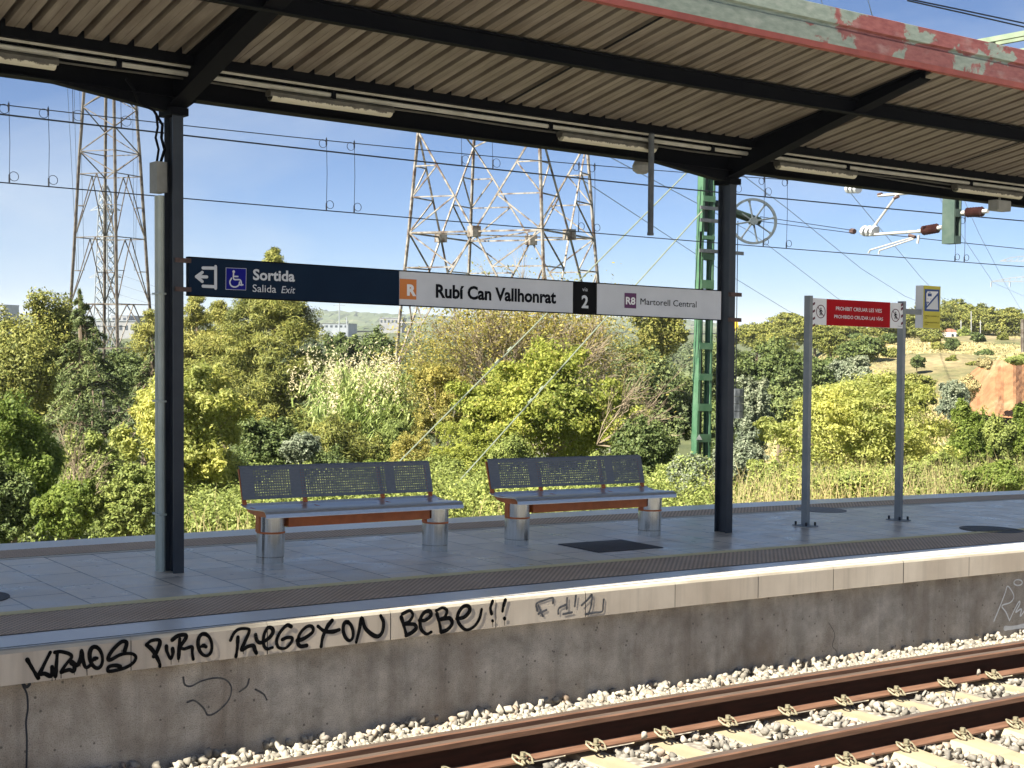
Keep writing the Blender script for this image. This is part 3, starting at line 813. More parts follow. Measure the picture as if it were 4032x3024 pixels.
ibeam_h(9.115, hs(9.115)-.15, hs(9.115)-.012, .085, 'purlin'); ibeam_h(12.485, hs(12.485)-.15, hs(12.485)-.012, .085, 'purlin')
ibeam_h(10.8, 3.742, 4.0, .16, 'valley_beam')
b = MB(); b.extrude([(10.40, hs(10.4)-.075), (10.45, hs(10.4)-.075), (10.45, hs(10.4)+.05), (10.40, hs(10.4)+.05)], S0, S1, NS); b.extrude([(11.15, hs(11.2)-.075), (11.2, hs(11.2)-.075), (11.2, hs(11.2)+.05), (11.15, hs(11.2)+.05)], S0, S1, NS)
b.build('valley_purlin', 'navy_steel', cn)
b = MB(); b.extrude([(10.45, 3.985), (11.15, 3.985), (11.15, 4.12), (10.45, 4.12)], S0, S1, NS); b.build('gutter', 'navy_steel', cn)
# peeled paint flakes on the gutter soffit
b = MB()
for (pts) in ([(475, 172), (500, 168), (530, 176), (560, 178), (540, 184), (505, 182)], [(975, 243), (1010, 241), (1040, 246), (1000, 249)]):
    P = [ont(x, y, 10.6) for x, y in pts]
    P = [onh(x, y, 3.983) for x, y in pts]
    b.face([(s, t, 3.983) for s, t in P][::-1])
b.build('peeled_patch', 'conduit', cn)

def rafter(s, sgn):
    b = MB(); w_ = .075; T = lambda d: 10.8+sgn*d
    top = [(.0, 4.02), (.4, hs(T(.4))-.005), (2.47, hs(T(2.47))-.005)]
    bot = [(2.47, hs(T(2.47))-.075), (1.3, 4.04), (.11, 3.69), (0, 3.66)]
    prof = top+bot
    for x0, x1 in ((s-.006, s+.006),):
        b.face([(x0, T(d), h) for d, h in prof]); b.face([(x1, T(d), h) for d, h in prof][::-1])
    for seq, off in ((bot, -.012), (top[1:], 0)):
        for (d0, h0), (d1, h1) in zip(seq[:-1], seq[1:]):
            lo, hi = (off, 0) if off else (-.012, 0)
            b.face([(s-w_, T(d0), h0+lo), (s+w_, T(d0), h0+lo), (s+w_, T(d1), h1+lo), (s-w_, T(d1), h1+lo)])
            b.face([(s-w_, T(d0), h0+hi), (s+w_, T(d0), h0+hi), (s+w_, T(d1), h1+hi), (s-w_, T(d1), h1+hi)][::-1])
            for x in (s-w_, s+w_):
                b.face([(x, T(d0), h0+lo), (x, T(d1), h1+lo), (x, T(d1), h1+hi), (x, T(d0), h0+hi)])
    b.build('rafter', 'navy_steel', cn)
def column(s):
    t, D, W, tf = 10.8, .173, .088, .014
    c = None
    b = MB()
    for t0 in (t-D/2, t+D/2-tf): b.box((s-W/2, t0, 0), (s+W/2, t0+tf, 3.66))
    b.box((s-.006, t-D/2+tf, 0), (s+.006, t+D/2-tf, 3.66))
    c = b.build('column', 'column_paint', cn)
    # haunch plates to the valley beam
    b = MB()
    for pts in ([(s-1.0, 3.743), (s-.12, 3.635), (s-.03, 3.635), (s-.03, 3.743)], [(s+.03, 3.743), (s+.03, 3.655), (s+.07, 3.655), (s+.18, 3.743)]):
        for x in (t-.05, t+.05):
            b.face([(a, x, h) for a, h in pts])
        for (a0, h0), (a1, h1) in zip(pts, pts[1:]+pts[:1]):
            b.face([(a0, t-.05, h0), (a1, t-.05, h1), (a1, t+.05, h1), (a0, t+.05, h0)])
    b.box((s-.075, t-.12, 3.60), (s+.075, t+.12, 3.66))
    b.build('haunch', 'navy_steel', cn)
    return c
CS = [-7.51, -1.49, 4.53, 10.555, 16.57, 22.6, 28.6]
for s in CS:
    c = column(s); rafter(s, -1); rafter(s, 1)
    if s == 4.53:
        p_ = MB(); p_.tube([(4.448, 10.86, 0), (4.448, 10.86, 2.98)], .027, 8); p_.tube([(4.444, 10.925, 0), (4.444, 10.925, 2.98)], .022, 8)
        for h in (.45, 1.35, 2.2): p_.box((4.41, 10.82, h), (4.475, 10.96, h+.014))
        p_.build('column_pipe', 'pipe_green', c)
        q = MB(); q.box((4.39, 10.80, 3.0), (4.475, 10.95, 3.24)); q.build('junction_box', 'box_grey', c)
        q = MB(); q.tube([(4.05, 10.56, 3.80), (4.12, 10.6, 3.74), (4.2, 10.7, 3.66), (4.34, 10.74, 3.62), (4.42, 10.76, 3.52), (4.42, 10.78, 3.42), (4.47, 10.84, 3.34), (4.45, 10.87, 3.24)], .012, 6)
        q.tube([(4.36, 10.74, 3.6), (4.39, 10.78, 3.5), (4.38, 10.8, 3.42), (4.43, 10.86, 3.34), (4.43, 10.9, 3.24)], .010, 6); q.build('cable', 'navy_steel', cn)
    if s == 10.555:
        p_ = MB(); p_.tube([(10.632, 10.80, 0), (10.632, 10.80, 3.62)], .015, 8)
        p_.build('column_pipe', 'post_grey', c)
        q = MB()
        for h in (2.19, 2.45): q.box((10.49, 10.665, h), (10.645, 10.70, h+.04))
        q.build('sign_clamp', 'rust_bracket', c)
        q = MB()
        q.tube([(10.66, 10.76, 3.74), (10.64, 10.76, 3.68), (10.62, 10.76, 3.6), (10.625, 10.77, 3.5)], [.03, .028, .022, .012], 6); q.build('cable', 'rust_bracket', cn)
# edge fascia: two stepped bands and a red soffit lip
def fascia(sg):
    T = lambda t: t if sg < 0 else 21.6-t
    b = MB()
    prof = [(8.29, 4.44), (8.27, 4.47), (8.262, 4.60), (8.285, 4.615), (8.285, 4.632), (8.255, 4.645), (8.262, 4.775), (8.30, 4.79), (8.42, 4.79)]
    b.extrude([(T(t), h) for t, h in prof], S0, S1, NS*2, closed=False)
    b.build('fascia', 'fascia_paint', cn)
    b = MB(); b.extrude([(T(8.27), 4.468), (T(8.285), 4.425), (T(8.36), 4.428), (T(8.36), 4.45)], S0, S1, NS, closed=False); b.build('fascia_lip', 'fascia_red', cn)
    b = MB()
    for s in (9.0-6.0, 12.34, 9.0+9): b.box((s-.003, T(8.258)-.002, 4.475), (s+.003, T(8.258)+.002, 4.77))
    b.build('fascia_joint', 'rust_bracket', cn)
fascia(-1); fascia(1)
# service conduits along the valley
b = MB()
ss = list(np.linspace(S0, S1, NS+1))
b.tube([(s, 10.47, 3.945) for s in ss], .016, 6); b.build('conduit', 'conduit', cn)
jn = [-10, -6, -2.0, 2.05, 3.97, 5.80, 8.055, 10.064, 12.0, 14, 16, 18, 22, 26, 30, 34, 40]
b = MB()
for a, c in zip(jn[:-1], jn[1:]): b.tube([(a+.02, 10.52, 3.895), ((a+c)/2, 10.52, 3.895), (c-.02, 10.52, 3.895)], .021, 6)
b.build('conduit', 'conduit', cn)
for j in jn:
    b = MB(); b.box((j-.02, 10.49, 3.86), (j+.02, 10.55, 3.985)); b.build('conduit_bracket', 'navy_steel', cn)
b = MB(); b.tube([(s, 10.60, 3.865+.006*math.sin(s*3)) for s in np.linspace(S0, S1, 240)], .009, 5); b.build('cable', 'lamp_body', cn)
b = MB(); b.tube([(s, 10.62, 3.84+.015*math.sin(s*1.7)) for s in np.linspace(11.5, 15, 40)], .007, 5); b.build('cable', 'lamp_body', cn)

# ------------------------------------------------------------------ lights and small things on the canopy
def lamp_proto():
    r = empty('strip_light', (0, 0, 0), 'x', 'light fitting', 'strip lights under the canopy')
    L = .58
    b = MB(False)
    b.extrude([(-.042, .0), (.042, .0), (.050, .030), (.036, .05), (-.036, .05), (-.050, .030)], -L, L); b.build('housing', 'lamp_body', r, local=True)
    b = MB(False); n = 10
    prof = [(.048*math.cos(math.pi*k/n), -.036*math.sin(math.pi*k/n)) for k in range(n+1)]
    b.extrude(prof, -L*.97, L*.97)
    for sg in (-1, 1):
        b.face([(sg*L*.97, a, z) for a, z in prof] if sg > 0 else [(sg*L*.97, a, z) for a, z in prof][::-1])
    b.build('diffuser', mdiff(), r, local=True, smooth=False)
    for x in (-.42, .42):
        b = MB(False); b.tube([(x, 0, .05), (x, 0, .165)], .008, 5); b.build('hanger', 'navy_steel', r, local=True)
    return r
def mdiff():
    mt, t, b = newmat('diffuser')
    v = coords(t, 'Object', (1, 1, 1)); n = noise(t, v, 14, 6, .7)
    sep = N(t, 'ShaderNodeSeparateXYZ'); t.links.new(v, sep.inputs[0])
    ad = N(t, 'ShaderNodeMath', operation='MULTIPLY_ADD'); t.links.new(sep.outputs[2], ad.inputs[0]); ad.inputs[1].default_value = 11.0; t.links.new(n, ad.inputs[2])
    c = ramp(t, ad.outputs[0], [(.40, (.52, .49, .38)), (.50, (.08, .07, .05))])
    t.links.new(c, b.inputs['Base Color']); b.inputs['Roughness'].default_value = .5
    MAT['diffuser'] = mt; return 'diffuser'
lp = lamp_proto()
LL = ['unlit dirty strip light at the left edge of the picture', 'unlit dirty strip light above the exit words of the hanging sign', 'unlit strip light beside the hanging loudspeaker pipe', 'unlit strip light just right of the right-hand column', 'unlit strip light with loose cables at the right edge of the picture']
for i, s in enumerate((2.93, 5.80, 8.76, 11.56, 14.33)):
    o = lp if i == 0 else copy_tree(lp)
    o.location = B(s, 10.53, 3.815); o.rotation_euler = (0, GR, CV*(s-7)); o['label'] = LL[i]
b = MB(); s_, _ = ont(1407, 320, 10.45)
b.tube([(s_, 10.45, 3.95), (s_, 10.45, 3.0)], .028, 10); b.tube([(s_, 10.45, 3.0), (s_, 10.45, 2.975)], .032, 10)
tag(b.build('hanging_pipe', 'weight_iron'), 'dark vertical pipe hanging from the canopy left of the right-hand column', 'pipe')
# loudspeaker horn
r = empty('loudspeaker', B(9.55, 10.95, 3.75), 'small pale grey loudspeaker hanging under the canopy beam beside the pipe', 'loudspeaker')
b = MB(); s_, h_ = ont(1386, 362, 10.95)
n = 14; pr_ = [(0, .02), (.03, .075), (.075, .095), (.12, .09), (.15, .05), (.152, .0)]
for i in range(len(pr_)-1):
    for k in range(n):
        a0, a1 = 2*math.pi*k/n, 2*math.pi*(k+1)/n
        (z0, r0), (z1, r1) = pr_[i], pr_[i+1]
        b.face([(s_+r0*math.cos(a0), 10.95+r0*math.sin(a0), h_+.09-z0), (s_+r0*math.cos(a1), 10.95+r0*math.sin(a1), h_+.09-z0), (s_+r1*math.cos(a1), 10.95+r1*math.sin(a1), h_+.09-z1), (s_+r1*math.cos(a0), 10.95+r1*math.sin(a0), h_+.09-z1)])
b.build('horn', 'box_grey', r)
b = MB(); b.tube([(s_, 10.95, h_+.08), (s_, 10.9, 3.8)], .012, 6); b.build('bracket', 'navy_steel', r)
# control boxes at the right
def px_box(x0, y0, x1, y1, t, dep, name, mat, label, cat):
    s0, h1 = ont(x0, y0, t); s1, h0 = ont(x1, y1, t)
    b = MB(); b.box((s0, t, h0), (s1, t+dep, h1)); b.box((s0+.01, t-.012, h0+.015), (s1-.01, t-.001, h1-.015)); b.tube([((s0+s1)/2, t+dep/2, h1), ((s0+s1)/2, t+dep/2, 3.9)], .012, 6)
    tag(b.build(name, mat), label, cat)
px_box(2154, 431, 2183, 457, 10.5, .12, 'junction_box', 'box_grey', 'grey cable box fixed under the canopy at the right edge', 'box')

# ------------------------------------------------------------------ lettering
def text(body, bl, br, cap_h, mat, t, parent, name='lettering', bold=0.0, italic=0.0, off=.003):
    """body set from the baseline's left end bl to its right end br, both (s, h)"""
    cu = bpy.data.curves.new(name, 'FONT'); cu.body = body; cu.size = 1; cu.offset = bold; cu.shear = italic; cu.resolution_u = 3
    ob = bpy.data.objects.new(name, cu); COL.objects.link(ob)
    dg = bpy.context.evaluated_depsgraph_get()
    me = bpy.data.meshes.new_from_object(ob.evaluated_get(dg))
    bpy.data.objects.remove(ob); bpy.data.curves.remove(cu)
    V = np.array([v.co[:] for v in me.vertices]); F = [tuple(p.vertices) for p in me.polygons]
    bpy.data.meshes.remove(me)
    x0, x1 = V[:, 0].min(), V[:, 0].max(); CAP = .727
    out = []
    for x, y, z in V:
        u = (x-x0)/(x1-x0)
        out.append(B(bl[0]+(br[0]-bl[0])*u, t-off, bl[1]+(br[1]-bl[1])*u+y/CAP*cap_h))
    return link_mesh(name, out, F, mat, parent)

TP = 10.72        # face of the hanging sign
sg = empty('station_sign', B(7.6, TP, 2.35), 'long hanging sign between the columns, dark exit panel at left, grey station panel at right', 'sign')
c1 = crop(650, 980, 2.011); c2 = crop(1700, 1030, 1.8433)
hT, hB = 2.498, 2.205
def panel(name, s0, s1, mat, t0=TP, t1=TP+.06, h0=hB, h1=hT):
    b = MB(); b.box((s0, t0, h0), (s1, t1, h1), n=2); return b.build(name, mat, sg)
tt = lambda c, x, y: ont(*c(x, y), TP)
sE0 = tt(c1, 190, 200)[0]; sE1 = tt(c1, 1853, 300)[0]; sV0 = tt(c2, 1024, 270)[0]; sV1 = tt(c2, 1198, 270)[0]; sN1 = tt(c2, 2100, 300)[0]
hT = (tt(c1, 300, 75)[1]+tt(c2, 1600, 186)[1])/2; hB = (tt(c1, 300, 368)[1]+tt(c2, 1600, 400)[1])/2
pE = panel('exit_panel', sE0, sE1, 'sign_navy', h0=hB, h1=hT); pN = panel('name_panel', sE1+.002, sV0, 'sign_grey', h0=hB, h1=hT); pT = panel('track_panel', sV0+.002, sV1, 'sign_black', h0=hB, h1=hT); pLn = panel('line_panel', sV1+.002, sN1, 'sign_grey', h0=hB, h1=hT)
b = MB(); b.box((sE0, TP-.004, hT), (sN1, TP+.064, hT+.010), n=4); b.box((sE0, TP-.004, hB-.008), (sN1, TP+.064, hB), n=4); b.build('sign_frame', 'navy_steel', sg)
b = MB()
for h in (2.228, 2.455): b.box((4.50, 10.70, h), (sE0+.01, 10.76, h+.035))
b.build('sign_bracket', 'rust_bracket', sg)
def quad(name, pts, c, mat, off=.002, par=None):
    P = [tt(c, x, y) for x, y in pts]; b = MB(); b.face([(s, TP-off, h) for s, h in P][::-1]); return b.build(name, mat, par or sg)
quad('access_square', [(480, 148), (643, 155), (640, 328), (478, 322)], c1, 'letter_grey', .002, pE); quad('access_square', [(483, 151), (640, 158), (637, 325), (481, 319)], c1, 'sign_blue', .003, pE)
def strokes(name, L, c, wd, mat, par=None, off=.005, T=None):
    b = MB(); T = T or TP
    for i, st in enumerate(L):
        P = [ont(*c(x, y), T) for x, y in st]
        b.ribbon(P, wd, lambda s, h, o=off+.0003*i: (s, T-o, h))
    return b.build(name, mat, par or sg)
W1 = 1/2.011/5659*11.9
strokes('exit_symbol', [[(298, 151), (398, 153)], [(398, 140), (398, 312)], [(398, 300), (298, 295)], [(245, 220), (328, 222)], [(292, 186), (247, 220)], [(247, 220), (292, 258)]], c1, 24*W1, 'letter_grey', pE)
strokes('access_symbol', [[(540, 192), (543, 240), (592, 246), (605, 288)], [(592, 286), (614, 284)], [(546, 218), (574, 219)], [(524, 232), (510, 262), (522, 292), (552, 302), (580, 288), (588, 262)]], c1, 11*W1, 'letter_grey', pE)
b = MB(); q = tt(c1, 541, 180); b.disc(q, 11*W1, lambda s, h: (s, TP-.006, h)); b.build('access_symbol', 'letter_grey', pE)
text('Sortida', tt(c1, 695, 243), tt(c1, 1026, 257), 84*W1, 'letter_grey', TP, pE, bold=.028)
text('Salida', tt(c1, 692, 339), tt(c1, 878, 347), 60*W1, 'letter_grey', TP, pE)
text('Exit', tt(c1, 919, 349), tt(c1, 1029, 353), 58*W1, 'letter_grey', TP, pE, italic=.22)
quad('logo_square', [(1857, 236), (1990, 243), (1988, 402), (1855, 396)], c1, 'sign_orange', .003, pN)
text('R', tt(c1, 1913, 365), tt(c1, 1987, 369), 90*W1, 'sign_white', TP, pN, bold=.05, off=.005)
W2 = 1/1.8433/5659*13.6
text('Rubí Can Vallhonrat', tt(c2, 28, 258), tt(c2, 901, 302), 88*W2*1.03, 'letter_black', TP, pN, bold=.034)
text('via', tt(c2, 1092, 214), tt(c2, 1130, 216), 31*W2, 'letter_grey', TP, pT)
text('2', tt(c2, 1086, 333), tt(c2, 1135, 336), 92*W2, 'letter_grey', TP, pT, bold=.03)
quad('line_square', [(1398, 227), (1484, 231), (1482, 341), (1397, 336)], c2, 'sign_purple', .003, pLn)
text('R8', tt(c2, 1406, 308), tt(c2, 1475, 312), 55*W2, 'sign_white', TP, pLn, bold=.03, off=.005)
text('Martorell Central', tt(c2, 1513, 311), tt(c2, 1920, 333), 50*W2, 'letter_black', TP, pLn)

# ------------------------------------------------------------------ red prohibition sign on two posts
RP = 10.80
c5 = crop(3050, 1100, 2.9493)
rt = lambda x, y: ont(*c5(x, y), RP)
rg = empty('warning_sign', B(12.5, RP+.05, 0), 'red and white no-crossing sign on two grey posts', 'sign')
sA = rt(443, 380)[0]; sZ = rt(1494, 420)[0]; hU = (rt(620, 228)[1]+rt(1340, 268)[1])/2; hD = (rt(620, 533)[1]+rt(1340, 562)[1])/2
for s0, s1 in ((sA-.045, sA), (sZ, sZ+.045)):
    b = MB(); b.box((s0, RP, 0), (s1, RP+.082, hU+.025)); p_ = b.build('post', 'post_grey', rg)
    b = MB(); b.box((s0-.07, RP-.06, .001), (s1+.07, RP+.142, .012))
    b.build('base_plate', 'post_grey', rg)
    b = MB()
    for dx in (-.045, .09):
        for dy in (-.035, .117): b.tube([(s0+dx, RP+dy, .01), (s0+dx, RP+dy, .05)], .012, 6)
    b.build('anchor_bolt', 'cover_iron', rg)
b = MB(); b.box((sA+.001, RP+.005, hD), (sZ-.001, RP+.04, hU)); b.build('sign_board', 'sign_white', rg)
b = MB(); b.face([(s, RP+.003, h) for s, h in (rt(604, 532), rt(1342, 562), rt(1346, 268), rt(607, 227))]); b.build('red_field', 'sign_red', rg)
W5 = 1/2.9493/5659*16.6
text('PROHIBIT CREUAR LES VIES', rt(712, 357), rt(1243, 387), 42*W5, 'sign_white', RP+.002, rg, off=.003, bold=.004)
text('PROHIBIDO CRUZAR LAS VÍAS', rt(693, 449), rt(1257, 480), 38*W5, 'sign_white', RP+.002, rg, off=.003, bold=.004)
def no_walk(cx_, cy_, rx, ry):
    L = [ell(cx_, cy_, rx, ry, n=20), [(cx_-rx*.66, cy_-ry*.70), (cx_+rx*.66, cy_+ry*.70)]]
    strokes('prohibition_ring', L, c5, 9*W5, 'sign_maroon', rg, .0, RP+.002)
    fg = [[(cx_+1, cy_-ry*.32), (cx_, cy_+ry*.08)], [(cx_, cy_+ry*.06), (cx_-rx*.24, cy_+ry*.55)], [(cx_, cy_+ry*.06), (cx_+rx*.2, cy_+ry*.55)], [(cx_, cy_-ry*.25), (cx_-rx*.35, cy_+ry*.05)], [(cx_, cy_-ry*.25), (cx_+rx*.3, cy_-ry*.02)]]
    strokes('walker_symbol', fg, c5, 10*W5, 'letter_black', rg, .002, RP+.002)
    b = MB(); q = rt(cx_+1, cy_-ry*.5); b.disc(q, 8*W5, lambda s, h: (s, RP-.001, h)); b.build('walker_symbol', 'letter_black', rg)
no_walk(537, 374, 50, 74); no_walk(1405, 418, 46, 71)
b = MB()
for y in (265, 350, 435, 515): b.face([(s, RP+.002, h) for s, h in (rt(445, y+40), rt(472, y+24), rt(472, y-4), rt(445, y+12))])
for y in (285, 330, 415, 500): b.face([(s, RP+.002, h) for s, h in (rt(1469, y+34), rt(1494, y+18), rt(1494, y-12), rt(1469, y+4))])
b.build('hazard_stripe', 'sign_maroon', rg)
text('TREN', rt(1428, 549), rt(1476, 552), 10*W5, 'letter_black', RP+.002, rg, off=.003)

# yellow platform-end sign carried by the same frame on an arm
ya = empty('platform_edge_sign', B(13.7, RP+.1, 2.4), 'yellow box sign with blue train picture on an arm beside the red sign', 'sign')
q0 = rt(1725, 330)[0]; q1 = rt(1922, 330)[0]; zt = rt(1822, 76)[1]; zb = rt(1820, 568)[1]
b = MB(); b.box((q0, RP, zb), (q1, RP+.11, zt)); b.build('sign_box', None, ya, mats=['sign_white']) 
b = MB(); b.face([(s, RP-.002, h) for s, h in ((q0, zb), (q1, zb), (q1, zt), (q0, zt))]); b.build('yellow_face', 'sign_yellow', ya)
def yq(name, pts, mat, off): 
    b = MB(); b.face([(s, RP-off, h) for s, h in (rt(x, y) for x, y in pts)][::-1]); b.build(name, mat, ya)
yq('blue_square', [(1740, 112), (1912, 120), (1910, 375), (1737, 368)], 'sign_royal', .004)
yq('train_symbol', [(1772, 137), (1893, 142), (1892, 155), (1800, 262), (1757, 258), (1757, 165)], 'sign_white', .006)
yq('train_symbol', [(1773, 162), (1818, 165), (1818, 198), (1772, 196)], 'sign_royal', .008)
yq('train_symbol', [(1785, 146), (1805, 147), (1805, 154), (1785, 153)], 'sign_royal', .008)
b = MB()
for x, y in ((1773, 227), (1808, 228)): b.disc(rt(x, y), 5*W5, lambda s, h: (s, RP-.008, h))
b.build('train_symbol', 'sign_royal', ya)
yq('platform_symbol', [(1888, 190), (1895, 352), (1760, 345), (1765, 330)], 'letter_grey', .006)
strokes('train_symbol', [[(1765, 300), (1800, 258)], [(1765, 268), (1765, 285)]], c5, 9*W5, 'sign_white', ya, .007, RP)
for body, a, z in (('ESPEREU DARRERE LA', (1738, 432), (1905, 438)), ('LÍNIA', (1738, 456), (1768, 457)), ('ESPEREN DETRÁS DE LA', (1738, 508), (1905, 513)), ('LÍNEA', (1738, 530), (1774, 531))):
    text(body, rt(*a), rt(*z), 16*W5, 'letter_black', RP, ya, off=.004)
b = MB(); b.box((sZ+.047, RP+.02, rt(1600, 395)[1]-.01), (q0-.001, RP+.07, rt(1600, 345)[1])); b.build('arm', 'post_grey', ya)

# ------------------------------------------------------------------ benches
def bench():
    r = empty('bench', (0, 0, 0), 'x', 'bench', 'steel benches on the platform')
    M = lambda: MB(False)
    # two drum legs, flat on one side
    for x in (0.0, 1.66):
        b = M(); n = 28; R = .118
        ring = [(R*math.cos(2*math.pi*k/n), R*math.sin(2*math.pi*k/n)) for k in range(n)]
        for z0, z1, q in ((0, .052, .985), (.056, .252, 1.0), (.264, .415, 1.0)):
            for k in range(n):
                a, c = ring[k], ring[(k+1) % n]
                b.face([(x+a[0]*q, a[1]*q, z0), (x+c[0]*q, c[1]*q, z0), (x+c[0]*q, c[1]*q, z1), (x+a[0]*q, a[1]*q, z1)])
            b.face([(x+a[0]*q, a[1]*q, z1) for a in ring])
        lg = b.build('leg', 'brushed_steel', r, local=True); lg_ = lg
        b = M(); q = 1.012
        for z0, z1 in ((.250, .266),):
            for k in range(n):
                a, c = ring[k], ring[(k+1) % n]
                b.face([(x+a[0]*q, a[1]*q, z0), (x+c[0]*q, c[1]*q, z0), (x+c[0]*q, c[1]*q, z1), (x+a[0]*q, a[1]*q, z1)])
            b.face([(x+a[0]*q, a[1]*q, z1) for a in ring])
        b.box((x-.128, -.030, .262), (x-.085, .030, .435)); b.build('leg_band', 'orange', lg_, local=True)
    b = M(); b.box((.122, -.085, .300), (1.54, .055, .425)); b.box((-.10, -.055, .416), (.121, .055, .43)); b.box((1.541, -.055, .416), (1.72, .055, .43)); b.build('beam', 'orange', r, local=True)
    # curved end brackets under the seat
    for x in (-.13, .48, 1.20, 1.77):
        b = M(); pr2 = [(-.20, .425), (-.16, .40), (-.05, .395), (.05, .395), (.16, .41), (.22, .445), (.22, .455), (-.20, .44)]
        for xx in (x, x+.018): b.face([(xx, t, h) for t, h in pr2])
        for (t0, h0), (t1, h1) in zip(pr2, pr2[1:]+pr2[:1]): b.face([(x, t0, h0), (x+.018, t0, h0), (x+.018, t1, h1), (x, t1, h1)])
        b.build('bracket', 'orange', r, local=True)
    # seat plate: rear lip up, dished middle, front nose rolled down
    b = M(); top = [(.24, .475), (.20, .458), (.10, .448), (0, .450), (-.10, .456), (-.17, .459), (-.205, .452), (-.225, .432), (-.232, .405)]
    prof = top+[(t, h-.006) for t, h in top[::-1]]
    b.extrude(prof, -.165, 1.81, 4); b.build('seat', 'seat_top_steel', r, local=True, smooth=False)
    # back posts and perforated back plate
    for x in (-.15, .43, 1.22, 1.735):
        b = M(); b.face([(x, .215, .45), (x+.036, .215, .45), (x+.036, .325, .76), (x, .325, .76)]); b.face([(x, .235, .45), (x+.036, .235, .45), (x+.036, .345, .76), (x, .345, .76)][::-1])
        for xx in (x, x+.036): b.face([(xx, .215, .45), (xx, .235, .45), (xx, .345, .76), (xx, .325, .76)])
        b.build('back_post', 'orange', r, local=True)
    L0, L1 = -.155, 1.775; bk = lambda u: (.225+.078*u, .508+.268*u)
    # holes: a grid cut out of the sheet
    Ln = L1-L0; px = .0235; nu = int(Ln/px); du = 1/12.0
    def hole(i, j):
        x = i*px
        inx = (.10 < x < .46) or (.56 < x < 1.42) or (1.52 < x < Ln-.07)
        return inx and 1 <= j <= 10
    b = M()
    for i in range(nu):
        for j in range(12):
            x0, x1 = L0+i*Ln/nu, L0+(i+1)*Ln/nu; u0, u1 = j*du, (j+1)*du
            pt = lambda x, u: (x, bk(u)[0]-.004, bk(u)[1])
            if not hole(i, j): b.face([pt(x0, u0), pt(x1, u0), pt(x1, u1), pt(x0, u1)]); continue
            f = .34; xa, xb = x0+(x1-x0)*f, x1-(x1-x0)*f; ua, ub = u0+(u1-u0)*f, u1-(u1-u0)*f
            b.face([pt(x0, u0), pt(x1, u0), pt(xb, ua), pt(xa, ua)]); b.face([pt(x1, u0), pt(x1, u1), pt(xb, ub), pt(xb, ua)])
            b.face([pt(x1, u1), pt(x0, u1), pt(xa, ub), pt(xb, ub)]); b.face([pt(x0, u1), pt(x0, u0), pt(xa, ua), pt(xa, ub)])
    p0 = bk(1); b.face([(L0, p0[0]-.004, p0[1]), (L1, p0[0]-.004, p0[1]), (L1, p0[0]+.03, p0[1]+.012), (L0, p0[0]+.03, p0[1]+.012)])
    b.build('backrest', 'seat_steel', r, local=True)
    return r
b1 = bench(); b2 = copy_tree(b1)
for o, (s, t), lab in ((b1, (5.36, 10.88), 'perforated steel bench with orange frame, nearer the left column'), (b2, (7.945, 10.90), 'perforated steel bench with orange frame, beside the rectangular floor cover')):
    o.location = B(s+.07, t+.03, 0); o.rotation_euler = (0, GR, CV*(s-7)); o['label'] = lab

# ------------------------------------------------------------------ covers in the paving
paint('cover_grey', (.20, .195, .185), (.28, .27, .255), 20, .7)
def cover(pts, name, label, mat='cover_iron'):
    b = MB(); top = [(s, t, .006) for s, t in pts]; b.face(top)
    for (p, q) in zip(pts, pts[1:]+pts[:1]): b.face([(p[0], p[1], 0), (q[0], q[1], 0), (q[0], q[1], .006), (p[0], p[1], .006)])
    r_ = b.build(name, mat); tag(r_, label, 'floor cover')
cover([(8.37, 10.14), (9.15, 10.14), (9.15, 10.75), (8.37, 10.75)], 'floor_cover', 'dark rectangular iron cover in the paving before the right bench')
circ = lambda s, t, r, n=28: [(s+r*math.cos(2*math.pi*k/n), t+r*math.sin(2*math.pi*k/n)) for k in range(n)]
cover(circ(13.55, 9.80, .33), 'manhole_cover', 'round iron cover overlapping the yellow line at the right end')
cover(circ(2.82, 10.38, .27), 'manhole_cover', 'round iron cover at the left edge of the paving')
cover(circ(13.25, 11.98, .30), 'manhole_cover', 'grey round cover at the rear paving edge behind the red sign', 'cover_grey')

# ------------------------------------------------------------------ overhead line
def smooth_line(pts, t, n=40):
    """a wire at distance t through measured (x, y) image bearings -> station points"""
    P = np.array([ont(x, y, t) for x, y in pts]); c = np.polyfit(P[:, 0], P[:, 1], 2)
    return P, c
K2 = lambda L: [(x/KD, y/KD) for x, y in L]
TW = 20.5
con = K2([(0, 716), (900, 797.4), (1400, 840), (2000, 891), (2950, 964), (3832, 1034.6), (4032, 1051.5)])
mes = K2([(0, 447.8), (900, 553.5), (1400, 609), (2000, 672), (2950, 767.6), (3832, 852), (4032, 870.6)])
aux = K2([(0, 410.6), (900, 512.9), (1400, 566), (2000, 621), (2200, 638), (2950, 698)])
olr = empty('overhead_line', B(10, TW, 4), 'nearest overhead line: contact wire, carrier wires and looped droppers across the picture', 'overhead line')
CF = {}
for nm, L, rad, tt_ in (('contact_wire', con, .009, TW), ('messenger_wire', mes, .013, TW), ('carrier_wire', aux, .008, TW+.35)):
    P, c = smooth_line(L, tt_); CF[nm] = (c, tt_)
    b = MB(); b.tube([(s, tt_, np.polyval(c, s)) for s in np.linspace(-6, 46, 70)], rad, 5); b.build(nm, 'wire', olr)
